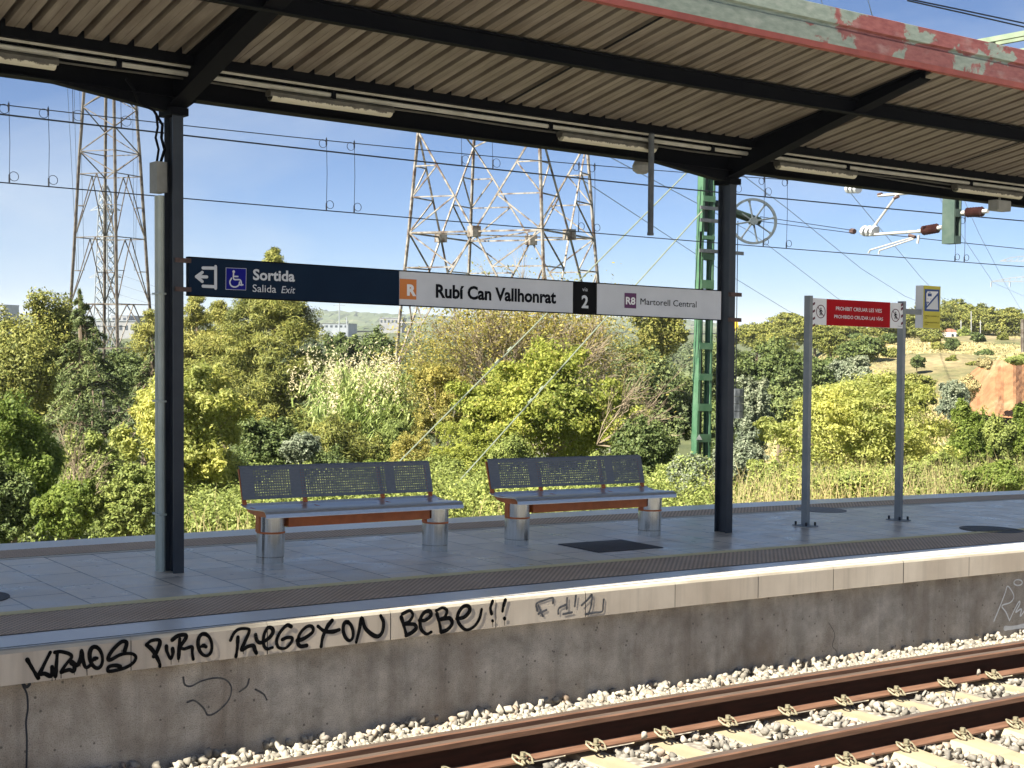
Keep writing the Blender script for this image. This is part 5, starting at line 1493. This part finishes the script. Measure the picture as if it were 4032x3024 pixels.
def tree(name, label, cat, group, x0, x1, yt, yb, d, mat, n, leaf, asp=.5, nl=16, bark='bark', lr=(.28, .48), depth=None, up=.35, seed=1, extra=None, trunk=True, inner=.45, low=-.75, core=.3):
    rng = np.random.default_rng(seed); n = int(n*1.9); leaf = leaf*.70
    ctr = ond((x0+x1)/2, (yt+yb)/2, d); rx = (x1-x0)/2/3105*d; rz = (yb-yt)/2/3105*d; ry = depth or rx*.9
    rad = np.array([max(rx, .1), ry, rz])
    gz = ground_at(ctr, (x0+x1)/2, d); base = np.array([ctr[0], ctr[1], min(gz, ctr[2]-rz*.9)-.1])
    r = empty(name, base, label, cat, group)
    # axes: align rx with the view's horizontal
    Rm = np.stack([CR*np.array([1, 1, 0]), _f*np.array([1, 1, 0]), np.array([0, 0, 1.0])])
    lo = lobes(np.zeros(3), rad, nl, rng, lr, low)
    Cs, Ns = [], []
    tot = sum((q[1].prod())**(2/3) for q in lo)
    for c_, r_ in lo:
        m_ = int(n*(1-core)*(r_.prod()**(2/3))/tot)
        # every lobe is a spray of smaller, ragged sprigs
        ns = 9
        for _ in range(ns):
            d0 = rng.normal(size=3); d0 /= np.linalg.norm(d0)
            cc = c_+d0*r_*rng.uniform(.35, .95); rr = r_*rng.uniform(.22, .5)*np.array([rng.uniform(.7, 1.3), rng.uniform(.7, 1.3), rng.uniform(.6, 1.2)])
            c2, d2 = shell(cc, rr, m_//ns, rng, .2); c2 += d2*rr*np.abs(rng.normal(scale=.22, size=(len(c2), 1))); Cs.append(c2); Ns.append(d2*.7+d0*.4+np.array([0, 0, up]))
    c2, d2 = shell(np.zeros(3), rad*.72, int(n*core), rng, .3); Cs.append(c2); Ns.append(d2+np.array([0, 0, up]))
    C_ = np.concatenate(Cs)@Rm+ctr; N_ = np.concatenate(Ns)@Rm
    k = C_[:, 2] > gz-.2; C_, N_ = C_[k], N_[k]
    V, F = leaves(C_, N_, leaf, asp, rng)
    cr_ = fast_mesh('crown', V, F, mat, r)
    if extra:
        for (mt2, fr, zlo) in extra:
            sel = rng.random(len(C_)) < fr
            zz = (C_[:, 2]-ctr[2])/rz; sel &= zz > zlo
            V, F = leaves(C_[sel]+N_[sel]*leaf*.6, N_[sel], leaf, asp, rng); fast_mesh('blossom', V, F, mt2, r)
    if trunk:
        b = MB(False); tt2 = ctr-np.array([0, 0, rz*.35])
        limb_tubes(b, base, [c_@Rm+ctr for c_, _ in lo[:9]], max(.05, rx*.07), rng, tt2); b.build('trunk', bark, r)
    return r
def pine(name, label, cat, group, prof, d, mat, n, leaf, asp=.16, seed=1, bark='bark', tuft=.5):
    """upright conifer: prof is [(y, half-width px, x centre)]"""
    rng = np.random.default_rng(seed)
    ys = [p[0] for p in prof]; xm = prof[-1][2]
    ctr = ond(prof[0][2], ys[0], d); gz = ground_at(ctr, xm, d); bp = ond(xm, 715, d); base = np.array([bp[0], bp[1], min(gz, ond(xm, ys[-1], d)[2])-.2])
    r = empty(name, base, label, cat, group)
    Cs, Ns = [], []; b = MB(False); H = np.array([CR[0], CR[1], 0]); D = np.array([_f[0], _f[1], 0])
    nb = int(n/260)
    for k in range(nb):
        u = rng.random()**.8
        y = ys[0]+(ys[-1]-ys[0])*u
        hw = np.interp(y, ys, [p[1] for p in prof])/3105*d; xc = np.interp(y, ys, [p[2] for p in prof])
        a = rng.uniform(0, 2*math.pi); rr = hw*rng.uniform(.35, 1.0)
        c0 = ond(xc, y, d); c0[:2] = ond(xc, 715, d)[:2]
        dirv = H*math.cos(a)+D*math.sin(a)*.9
        p_ = c0+dirv*rr; tr = min(tuft, .25+hw*.33)*rng.uniform(.6, 1.15)
        c2, d2 = shell(p_, np.array([tr, tr, tr*.62]), 260, rng, .1); Cs.append(c2); Ns.append(d2*.5+dirv*.5+np.array([0, 0, .5]))
        if k % 3 == 0: b.tube([c0-np.array([0, 0, rr*.25]), p_], [.035, .012], 4)
    C_ = np.concatenate(Cs); N_ = np.concatenate(Ns); V, F = leaves(C_, N_, leaf, asp, rng, .1)
    fast_mesh('crown', V, F, mat, r)
    top = ond(prof[0][2], ys[0], d); top[:2] = ond(prof[0][2], 715, d)[:2]
    b.tube([base, (base+top)/2, top-np.array([0, 0, .3])], [.22, .13, .02], 7); b.build('trunk', bark, r)
    return r
def cedar(label, prof, d, n, seed):
    rng = np.random.default_rng(seed); xm = prof[-1][2]; bp = ond(xm, 715, d); gz = ground_at(bp, xm, d); base = np.array([bp[0], bp[1], gz-.2])
    r = empty('cedar_tree', base, label, 'tree', 'cedars behind the railway'); ys = [p[0] for p in prof]
    H = np.array([CR[0], CR[1], 0]); D = np.array([_f[0], _f[1], 0]); Cs, Ns = [], []; b = MB(False)
    nb = 95
    for k in range(nb):
        u = (k/nb)**.85; y = ys[0]+(ys[-1]-ys[0])*u
        hw = np.interp(y, ys, [p[1] for p in prof])/3105*d; xc = np.interp(y, ys, [p[2] for p in prof])
        a = rng.uniform(0, 2*math.pi); L = hw*rng.uniform(.7, 1.08)
        c0 = ond(xc, y, d); c0[:2] = ond(xc, 715, d)[:2]; dv = H*math.cos(a)+D*math.sin(a); sd_ = np.cross(dv, [0, 0, 1.0])
        m_ = int(n/nb*(.4+u)); q = rng.random(m_)**.6; w_ = rng.normal(size=m_)*.17*L*(1-q*.45)
        droop = .12*L*np.sin(q*math.pi)*1.0-.30*L*q*q
        c2 = c0+dv*(q*L)[:, None]+sd_*w_[:, None]; c2[:, 2] += droop-np.abs(w_)*.25+rng.normal(size=m_)*.035
        Cs.append(c2); Ns.append(np.tile([0, 0, 1.0], (m_, 1))+dv*.3)
        b.tube([c0, c0+dv*L*.5+np.array([0, 0, .06*L]), c0+dv*L*.95-np.array([0, 0, .25*L])], [.05, .03, .01], 4)
    C_ = np.concatenate(Cs); V, F = leaves(C_, np.concatenate(Ns), .13, .22, rng, .3); fast_mesh('crown', V, F, 'leaf_cedar', r)
    top = ond(prof[0][2], ys[0], d); top[:2] = ond(prof[0][2], 715, d)[:2]; b.tube([base, (base+top)/2, top], [.25, .14, .02], 7); b.build('trunk', 'bark', r)
def twigs(root, origin, tips, rng, mat, r0, name, spread=.35, gen=3, kids=4):
    b = MB(False)
    def grow(p, dirv, L, rad, g):
        q = p+dirv*L; m_ = (p+q)/2+rng.normal(scale=L*.07, size=3); b.tube([p, m_, q], [rad, rad*.75, rad*.5], 3, caps=False)
        if g == 0: return
        for _ in range(kids):
            d2 = dirv+rng.normal(scale=spread, size=3); d2 /= np.linalg.norm(d2)
            grow(p+(q-p)*rng.uniform(.35, 1), d2, L*rng.uniform(.45, .75), rad*.55, g-1)
    for tp in tips:
        v_ = tp-origin; L = np.linalg.norm(v_); grow(origin, v_/L, L*.62, r0, gen)
    return b.build(name, mat, root)

# left side
tree('broadleaf_tree', 'broad olive-green tree at the left edge, taller than its neighbours', 'tree', None, -90, 205, 632, 930, 46, 'leaf_pine', 26000, .16, .45, 22, seed=2)
tree('broadleaf_tree', 'dense dark tree low behind the left pylon', 'tree', None, 215, 345, 735, 900, 55, 'leaf_oak', 9000, .17, .5, 12, seed=31)
cedar('dark cedar with layered drooping branches in front of the left pylon', [(630, 4, 170), (680, 26, 180), (760, 62, 190), (840, 105, 195), (930, 150, 195), (1010, 150, 195)], 38, 26000, 3)
cedar('cedar with pale drooping boughs just left of the left column', [(745, 4, 330), (800, 34, 330), (880, 80, 320), (960, 110, 315)], 36, 9000, 4)
tree('bush', 'bright green bush at the lower left corner behind the platform', 'bush', None, -110, 165, 820, 1190, 21.5, 'leaf_fresh', 30000, .085, .55, 26, seed=5, lr=(.22, .4))
tree('flowering_shrub', 'tall pale yellow shrub behind the left column', 'shrub', None, 252, 545, 752, 1085, 26, 'leaf_yellow', 26000, .115, .5, 30, seed=6, lr=(.18, .34), low=-1, extra=[('leaf_gold', .06, 0.1)], core=.22, bark='bark_pale')
tree('bush', 'sprawling green bush with dead stems between the corner bush and the yellow shrub', 'bush', None, 110, 330, 930, 1170, 25, 'leaf_bramble', 15000, .085, .5, 20, seed=7, lr=(.2, .36), core=.2)
rb = empty('dead_shrub', ond(165, 1080, 23.6), 'tangle of bare brown stems beside the bright corner bush', 'shrub')
twigs(rb, ond(165, 1110, 23.6), [ond(x, y, 23.6) for x, y in ((120, 1000), (160, 930), (205, 950), (230, 1020), (145, 1050), (190, 1000))], np.random.default_rng(4), 'twig', .016, 'stem')
pine('pine_tree', 'tall olive pine whose tip rises above the exit sign', 'tree', None, [(538, 4, 590), (570, 18, 590), (630, 52, 590), (680, 88, 588), (740, 118, 594), (800, 135, 596), (870, 130, 594), (940, 100, 600)], 47, 'leaf_pine', 78000, .17, .17, 8)
pine('pine_tree', 'soft yellow-green pine directly right of the left column', 'tree', None, [(640, 8, 425), (680, 30, 420), (740, 55, 425), (800, 65, 430)], 52, 'leaf_pine_light', 15000, .19, .17, 9)
pine('pine_tree', 'slim yellow-green pine between column and tall pine', 'tree', None, [(655, 4, 478), (690, 25, 478), (740, 48, 480), (810, 62, 490)], 50, 'leaf_pine_light', 13000, .18, .17, 10)
pine('pine_tree', 'yellow-green pine just left of the left column', 'tree', None, [(670, 4, 320), (700, 22, 322), (750, 45, 325), (800, 48, 330)], 58, 'leaf_pine_light', 9000, .2, .17, 12)
tree('bush', 'dark bush below the tall pine, behind the left bench', 'bush', None, 500, 640, 880, 1060, 31, 'leaf_oak', 10000, .11, .5, 14, seed=13)
pine('pine_tree', 'young dark pine left of the reeds', 'tree', None, [(905, 20, 715), (950, 52, 725), (1000, 68, 730), (1060, 70, 730)], 33, 'leaf_pine', 12000, .13, .17, 14)
tree('bush', 'silvery grey-green bush above the left bench', 'bush', None, 608, 700, 915, 1030, 29, 'leaf_grey', 8000, .085, .5, 12, seed=15)
for i, (x0, x1, yt, lab) in enumerate(((690, 790, 706, 'dark rounded tree left of the central pylon leg, left one'), (765, 868, 698, 'dark rounded tree left of the central pylon leg, right one'), (640, 720, 745, 'small dark tree behind the right flank of the tall pine'))):
    tree('broadleaf_tree', lab, 'tree', 'dark trees behind the reeds', x0, x1, yt, 830, 92, 'leaf_oak', 6500, .3, .5, 13, seed=40+i)
def reeds(label, x0, x1, yt, yb, d, seed):
    rng = np.random.default_rng(seed); ctr = ond((x0+x1)/2, yb, d); gz = ground_at(ctr, (x0+x1)/2, d)
    r = empty('reed_clump', (ctr[0], ctr[1], gz), label, 'reeds'); H = np.array([CR[0], CR[1], 0]); D = np.array([_f[0], _f[1], 0])
    V, F = [], []; PV = []; W_ = (x1-x0)/2/3105*d
    for k in range(1500):
        u = np.clip(rng.normal(scale=.42), -1, 1); base = ctr+H*u*W_*.8+D*rng.normal()*1.2; base[2] = gz
        y = yt+(yb-yt)*(.55*u*u+rng.uniform(0, .45)); top = ond((x0+x1)/2, y, d)[2]
        hgt = top-gz; ln = H*(u*.25+rng.normal()*.16)+D*rng.normal()*.12
        for j in range(6):
            f0 = rng.uniform(.35, .95); p = base+np.array([0, 0, hgt*f0])+ln*hgt*f0; dv = H*rng.normal()+D*rng.normal()*.7; dv /= np.linalg.norm(dv)
            L = rng.uniform(.4, .85); q = p+dv*L*.35+np.array([0, 0, L*.5]); e = p+dv*L*.8+np.array([0, 0, L*rng.uniform(.05, .45)])
            sw = np.cross(dv, [0, 0, 1])*.022; i0 = len(V); V += [p-sw, p+sw, q+sw, q-sw, e]; F.append((i0, i0+1, i0+2, i0+3)); F.append((i0+3, i0+2, i0+4, i0+4))
        if rng.random() < .10 and y < yt+(yb-yt)*.35: PV.append(base+np.array([0, 0, hgt*1.0])+ln*hgt)
    F = [f if len(set(f)) == 4 else f[:3] for f in F]
    link_mesh('blade', V, F, 'leaf_reed', r)
    if PV:
        C_ = np.concatenate([p+rng.normal(size=(60, 3))*np.array([.09, .09, .28]) for p in PV]); V2, F2 = leaves(C_, np.tile(D*-1+[0, 0, .3], (len(C_), 1)), .10, .3, rng); fast_mesh('plume', V2, F2, 'plume', r)
reeds('pale green reed clump with straw plumes left of the central pylon', 690, 880, 775, 1060, 42, 16)
# centre
tree('flowering_shrub', 'golden-leaved bush round the foot of the central pylon', 'shrub', None, 850, 1040, 745, 1000, 40, 'leaf_gold', 11000, .11, .45, 22, seed=17, lr=(.16, .32), core=.12, bark='bark_pale', inner=.2)
tree('bush', 'lime-green leafy bush in the middle of the picture', 'bush', None, 965, 1420, 712, 1085, 32, 'leaf_lime', 38000, .125, .5, 30, seed=18, lr=(.17, .33), core=.15, bark='bark_pale', extra=[('leaf_gold', .05, -.2)])
rt_ = empty('bare_tree', (*ond(1120, 900, 41)[:2], -4), 'twiggy bare-topped tree with a few yellow leaves behind the lime bush', 'tree')
rng_ = np.random.default_rng(6)
twigs(rt_, ond(1120, 960, 41), [ond(x, y, 41+rng_.uniform(-1, 1)) for x, y in [(940, 760), (985, 720), (1010, 700), (1050, 690), (1085, 672), (1120, 665), (1160, 668), (1200, 680), (1240, 690), (1280, 705), (1300, 740), (1150, 700), (1060, 740), (1220, 740), (920, 820), (1330, 800), (1000, 780), (1110, 720)]], rng_, 'twig', .05, 'branch', .30, 4, 4)
C_ = np.concatenate([ond(x, y, 41)+rng_.normal(size=(1500, 3))*np.array([.75, .75, .6]) for x, y in ((940, 800), (1000, 760), (1060, 700), (1130, 720), (1200, 700), (1270, 720), (1310, 790), (960, 760), (1010, 715), (1085, 695), (1165, 690), (1240, 715), (1290, 750), (1100, 740), (920, 830))])
V, F = leaves(C_, np.tile([0, 0, 1.0], (len(C_), 1)), .10, .45, rng_); fast_mesh('crown', V, F, 'leaf_gold', rt_)
rb = empty('dead_shrub', ond(1330, 1000, 30), 'spray of bare pale branches on the right flank of the lime bush', 'shrub')
twigs(rb, ond(1290, 960, 30.0), [ond(x, y, 29.0) for x, y in ((1420, 850), (1440, 890), (1400, 920), (1380, 830), (1430, 940), (1340, 830), (1400, 880))], np.random.default_rng(9), 'twig', .02, 'stem', .3)
tree('broadleaf_tree', 'bluish dark green tree left of the green mast', 'tree', None, 1325, 1500, 715, 1010, 50, 'leaf_cedar', 17000, .17, .5, 18, seed=19)
tree('broadleaf_tree', 'olive-topped tree behind the right end of the hanging sign', 'tree', None, 1362, 1500, 632, 800, 66, 'leaf_pine_light', 10000, .2, .45, 15, seed=20)
tree('bush', 'dark bush behind the right bench', 'bush', None, 1290, 1470, 900, 1090, 27, 'leaf_oak', 14000, .10, .5, 18, seed=22)
tree('bush', 'pale grey-green bush at the foot of the green mast', 'bush', None, 1440, 1560, 960, 1100, 24.5, 'leaf_grey', 10000, .075, .5, 16, seed=23, extra=[('leaf_reed', .2, .1)])
tree('broadleaf_tree', 'grey-green poplar right of the hanging weights', 'tree', None, 1575, 1680, 790, 1000, 44, 'leaf_grey', 12000, .15, .5, 14, seed=24)
tree('broadleaf_tree', 'dark tree behind the poplar, left of the red sign', 'tree', None, 1600, 1760, 730, 890, 62, 'leaf_oak', 11000, .2, .5, 15, seed=25)
tree('broadleaf_tree', 'mid-green tree rising behind the right-hand column', 'tree', None, 1480, 1640, 720, 900, 72, 'leaf_cedar', 11000, .22, .5, 15, seed=26)
tree('flowering_shrub', 'big domed yellow shrub behind the red sign posts', 'shrub', None, 1618, 2105, 772, 1095, 29, 'leaf_yellow', 46000, .10, .45, 44, seed=27, lr=(.15, .28), low=-.9, core=.2)
tree('bush', 'silver-leaved bush behind the dome of the yellow shrub', 'bush', None, 1790, 1890, 765, 850, 48, 'leaf_grey', 6000, .13, .5, 10, seed=28)
tree('bush', 'silvery bush against the orange bank', 'bush', None, 2015, 2110, 800, 930, 55, 'leaf_grey', 8000, .14, .45, 14, seed=29, lr=(.18, .32))
for i, (x0, x1, yt, yb, lab) in enumerate(((2040, 2135, 850, 1060, 'upright green shrub right of the yellow dome'), (2110, 2200, 880, 1070, 'upright green shrub second from the right edge'), (2170, 2280, 850, 1060, 'upright green shrub at the right edge of the picture'))):
    tree('bush', lab, 'bush', 'green shrubs below the orange bank', x0, x1, yt, yb, 31+i, 'leaf_fresh' if i != 1 else 'leaf_bramble', 11000, .105, .45, 16, seed=50+i)
tree('bush', 'small dark bush on the slope between the sign posts', 'bush', None, 1790, 1920, 722, 800, 95, 'leaf_oak', 6000, .26, .5, 12, seed=33)
# hill pines: each with a bare stem and a flat-topped crown
hp = [(1950, 2040, 660, 735, 185), (2000, 2080, 668, 730, 178), (2080, 2150, 662, 730, 182), (2140, 2215, 672, 735, 176), (2190, 2290, 660, 735, 180), (1600, 1700, 690, 760, 150), (1690, 1790, 682, 752, 148), (1790, 1880, 692, 752, 155), (1870, 1950, 688, 745, 158), (1660, 1745, 678, 740, 150), (1590, 1680, 700, 760, 165), (1720, 1800, 690, 755, 140), (1640, 1720, 712, 780, 120), (1800, 1850, 700, 760, 150), (1850, 1905, 690, 740, 165), (1900, 1960, 680, 740, 170), (1930, 2000, 672, 735, 160), (1985, 2040, 690, 742, 150), (1955, 2030, 655, 720, 205), (2010, 2085, 648, 712, 210), (2060, 2130, 652, 715, 205), (2110, 2175, 665, 722, 200), (2150, 2205, 660, 722, 190), (2190, 2260, 668, 725, 195), (1760, 1830, 712, 770, 118), (1850, 1900, 725, 770, 110), (2080, 2140, 690, 730, 185)]
HL = ['wide umbrella pine right behind the yellow sign', 'wide umbrella pine under the tip of the yellow sign', 'wide umbrella pine behind the hill lamps', 'wide umbrella pine above the rusty end post', 'wide umbrella pine cut by the right edge', 'wide umbrella pine right of the billboard', 'wide umbrella pine behind the left end of the red sign', 'wide umbrella pine behind the red field of the sign', 'wide umbrella pine behind the right end of the red sign', 'umbrella pine left of the red sign, tallest of its clump', 'umbrella pine nearest the yellow billboard', 'umbrella pine behind the left post of the red sign', 'low umbrella pine in front of the clump left of the red sign', 'umbrella pine below the word at the left of the red sign', 'umbrella pine below the middle of the red sign', 'umbrella pine below the right half of the red sign', 'umbrella pine behind the right post of the red sign', 'umbrella pine behind the lower half of the yellow sign', 'umbrella pine on the ridge just right of the red sign', 'umbrella pine on the ridge behind the yellow sign', 'highest umbrella pine of the ridge right of the yellow sign', 'umbrella pine on the ridge above the small cottage', 'umbrella pine on the ridge under the far cross-arms', 'umbrella pine on the ridge at the right edge', 'low pine between the sign posts, left one', 'low pine between the sign posts, right one', 'pine beside the tall hill lamp']
for i, (x0, x1, yt, yb, d) in enumerate(hp):
    tree('umbrella_pine', HL[i], 'tree', 'umbrella pines on the hill', x0-18, x1+18, yt-2, yb+6, d, 'leaf_pine', 6500, d*.0021, .5, 12, seed=60+i, lr=(.26, .42), low=-.15, core=.2, up=.6)
for i, (x0, x1, yt, yb, d, mt2, lab) in enumerate(((2005, 2045, 733, 765, 125, 'leaf_pine_light', 'round bush just below the low pale wall'), (2035, 2075, 728, 762, 122, 'leaf_oak', 'darker round bush right of the one below the wall'), (2110, 2150, 750, 775, 115, 'leaf_oak', 'dark low bush above the orange bank'), (1960, 2000, 765, 800, 105, 'leaf_oak', 'scrubby bush left of the orange bank'), (1900, 1960, 745, 785, 112, 'leaf_pine', 'scrub bush on the slope behind the right sign post'))):
    tree('bush', lab, 'bush', 'scrub on the dry slope', x0, x1, yt, yb, d, mt2, 3000, d*.0022, .5, 9, seed=90+i)

FB = 'bushes in the tangle behind the platform'
fl = [(-60, 110, 990, 1190, 19.5, 'leaf_oak'), (70, 230, 1010, 1190, 19.2, 'leaf_fresh'), (190, 350, 1030, 1180, 19.4, 'leaf_bramble'), (230, 400, 985, 1150, 23, 'leaf_bramble'), (330, 470, 930, 1120, 29, 'leaf_fresh'), (430, 570, 960, 1110, 27, 'leaf_bramble'), (560, 700, 985, 1100, 26, 'leaf_bramble'), (640, 790, 960, 1100, 30, 'leaf_oak'),
      (740, 880, 985, 1100, 26, 'leaf_fresh'), (820, 960, 930, 1090, 36, 'leaf_gold'), (880, 1030, 960, 1100, 30, 'leaf_bramble'), (960, 1100, 930, 1090, 31, 'leaf_lime'), (1240, 1340, 960, 1100, 26, 'leaf_bramble'), (1390, 1500, 985, 1100, 25, 'leaf_bramble'),
      (1540, 1660, 930, 1090, 27, 'leaf_grey'), (930, 1080, 890, 1060, 35, 'leaf_lime'), (1030, 1180, 920, 1070, 30, 'leaf_bramble'), (1180, 1330, 900, 1070, 34, 'leaf_oak'), (470, 610, 890, 1060, 34, 'leaf_oak'), (690, 830, 900, 1060, 37, 'leaf_pine'), (780, 920, 880, 1050, 39, 'leaf_bramble'), (1600, 1720, 985, 1090, 24, 'leaf_bramble'), (1960, 2100, 960, 1080, 27, 'leaf_bramble'), (2080, 2240, 985, 1080, 25, 'leaf_fresh'), (1740, 1900, 1000, 1090, 24, 'leaf_bramble'), (1860, 2010, 1000, 1085, 25, 'leaf_bramble')]
for i, (x0, x1, yt, yb, d, mt2) in enumerate(fl):
    tree('bush', 'green bush low in the tangle along the far side of the line', 'bush', FB, x0, x1, yt, yb, d, mt2, 9000, .085, .5, 16, seed=120+i, lr=(.22, .4), core=.25)
bk2 = [(20, 190, 790, 960, 50, 'leaf_pine', 'olive tree behind the bright corner bush'), (330, 480, 800, 960, 44, 'leaf_pine', 'olive tree behind the left column foot of the yellow shrub'), (560, 720, 900, 1010, 40, 'leaf_pine', 'olive bush at the foot of the tall pine'), (845, 990, 790, 960, 55, 'leaf_oak', 'dark tree behind the golden bush'), (1290, 1420, 780, 960, 56, 'leaf_pine', 'olive tree behind the bare pale branches'),
       (1480, 1620, 840, 1010, 50, 'leaf_oak', 'dark tree right behind the green mast'), (1640, 1790, 800, 930, 55, 'leaf_cedar', 'bluish tree behind the left flank of the yellow dome'), (1700, 1830, 760, 860, 80, 'leaf_oak', 'dark tree above the left flank of the yellow dome'), (1900, 2030, 790, 900, 70, 'leaf_pine', 'olive scrub tree behind the right flank of the yellow dome')]
for i, (x0, x1, yt, yb, d, mt2, lab) in enumerate(bk2):
    tree('broadleaf_tree', lab, 'tree', None, x0, x1, yt, yb, d, mt2, 9000, d*.0036, .5, 16, seed=150+i, core=.25)

for i, (x0, x1, yt, yb, lab) in enumerate(((2050, 2120, 800, 885, 'straw-coloured scrub at the left end of the orange bank'), (2105, 2150, 770, 800, 'straw-coloured scrub on the brow of the orange bank'), (2160, 2240, 764, 792, 'straw-coloured scrub on the brow of the bank at the right edge'))):
    tree('bush', lab, 'bush', 'dry scrub round the orange bank', x0, x1, yt, yb, 85, ('leaf_dry', 'leaf_dry', 'leaf_bramble')[i], 4500, .2, .45, 10, seed=240+i, trunk=False, lr=(.2, .36))
rs_ = np.random.default_rng(31)
for i in range(18):
    x = rs_.uniform(1790, 2230); d = rs_.uniform(92, 165); wd = rs_.uniform(12, 26); y_ = 715-(float(terrain_z(x, d))-2)/d*3105
    tree('bush', 'small rounded bush scattered on the dry slope', 'bush', 'small bushes scattered over the dry slope', x-wd, x+wd, y_-wd*1.1, y_+3, d, ('leaf_oak', 'leaf_pine', 'leaf_bramble')[i % 3], 1500, d*.0030, .5, 8, seed=200+i, trunk=False)

# mid-distance wood that reads as one mass, left of the mast
def wood():
    rng = np.random.default_rng(77); Cs = []; Ns = []
    for k in range(420):
        x = rng.uniform(-250, 1560); d = rng.uniform(110, 420)
        P = ond(x, 715, d); z = float(terrain_z(x, d)); hgt = rng.uniform(3.0, 6.5); P[2] = z+hgt*.5
        c2, d2 = shell(P, np.array([hgt*.55, hgt*.55, hgt*.6]), 190, rng, .6); Cs.append(c2); Ns.append(d2+[0, 0, .4])
    C_ = np.concatenate(Cs); V, F = leaves(C_, np.concatenate(Ns), .75, .6, rng); o = fast_mesh('far_wood', V, F, 'leaf_far')
    o['kind'] = 'stuff'; o['label'] = 'far woodland in the valley below the hills'
wood()
# brambles and weeds growing along the far side of the line
def brambles():
    rng = np.random.default_rng(12); Cs = []; Ns = []
    for k in range(900):
        x = rng.uniform(-60, 2290); d = rng.uniform(18.3, 30)
        if x < 330 and rng.random() < .6: continue
        ytop = np.interp(x, [-60, 150, 350, 600, 900, 1100, 1400, 1560, 1700, 2000, 2300], [1120, 1095, 1060, 1020, 1000, 1010, 1020, 1020, 1000, 1000, 990])+rng.uniform(0, 110)
        d = max(d, 15.3/ray(x, 900)[1]+rng.uniform(0, 6))
        P = ond(x, ytop+18, d); rr = rng.uniform(.28, .6)
        P[2] = max(P[2], -.9)
        m_ = 300; c2, d2 = shell(P-np.array([0, 0, rr*.3]), np.array([rr, rr, rr*.8]), m_, rng, .25); Cs.append(c2); Ns.append(d2*.6+[0, 0, .7])
    C_ = np.concatenate(Cs); V, F = leaves(C_, np.concatenate(Ns), .062, .5, rng); o = fast_mesh('undergrowth', V, F, 'leaf_bramble')
    o['kind'] = 'stuff'; o['label'] = 'low brambles and weeds along the far side of the line'
    V, F = [], []
    for k in range(2300):
        x = rng.choice([rng.uniform(1560, 2290), rng.uniform(1560, 2290), rng.uniform(1560, 2290), rng.uniform(380, 2290)]); d = max(rng.uniform(17.6, 21.5), 15.0/ray(x, 900)[1]+rng.uniform(0, 3)); P = ond(x, 900, d); P[2] = -1.0-GR*(P[0]-7)
        hgt = rng.uniform(.55, 1.25) if x > 1550 else rng.uniform(.35, .8); a = rng.normal(size=2)*.22*hgt; sw = np.array([CR[0], CR[1], 0])*.006
        q = P+np.array([a[0]*.4, a[1]*.4, hgt*.6]); e = P+np.array([a[0], a[1], hgt]); i0 = len(V); V += [P-sw, P+sw, q+sw*.8, q-sw*.8, e]; F += [(i0, i0+1, i0+2, i0+3), (i0+3, i0+2, i0+4)]
    o = link_mesh('grass', V, F, 'leaf_dry'); o['kind'] = 'stuff'; o['label'] = 'dry grass stems standing along the far side of the line'
    # dry grass over the hillside
    Cs = []
    for k in range(42000):
        x = rng.uniform(1600, 2350); d = rng.uniform(84, 175); P = ond(x, 715, d); P[2] = float(terrain_z(x, d))+.15; Cs.append(P)
    C_ = np.array(Cs); N_ = np.tile(-_f+[0, 0, .5], (len(C_), 1)); V, F = leaves(C_, N_, .30, .45, rng); o = fast_mesh('grass', V, F, 'leaf_dry'); o['kind'] = 'stuff'; o['label'] = 'dry grass on the hillside'
brambles()

# ------------------------------------------------------------------ air: one even, thin volume round everything
def haze():
    mt = bpy.data.materials.new('haze'); mt.use_nodes = True; t = mt.node_tree
    t.nodes.remove(t.nodes['Principled BSDF'])
    v = t.nodes.new('ShaderNodeVolumePrincipled'); v.inputs['Color'].default_value = (.80, .88, .96, 1); v.inputs['Density'].default_value = .00015
    t.links.new(v.outputs[0], t.nodes['Material Output'].inputs['Volume']); MAT['haze'] = mt
    b = MB(False); b.box((-7600, -7600, -140), (7600, 7600, 90)); o = b.build('haze', 'haze'); o['kind'] = 'stuff'
haze()
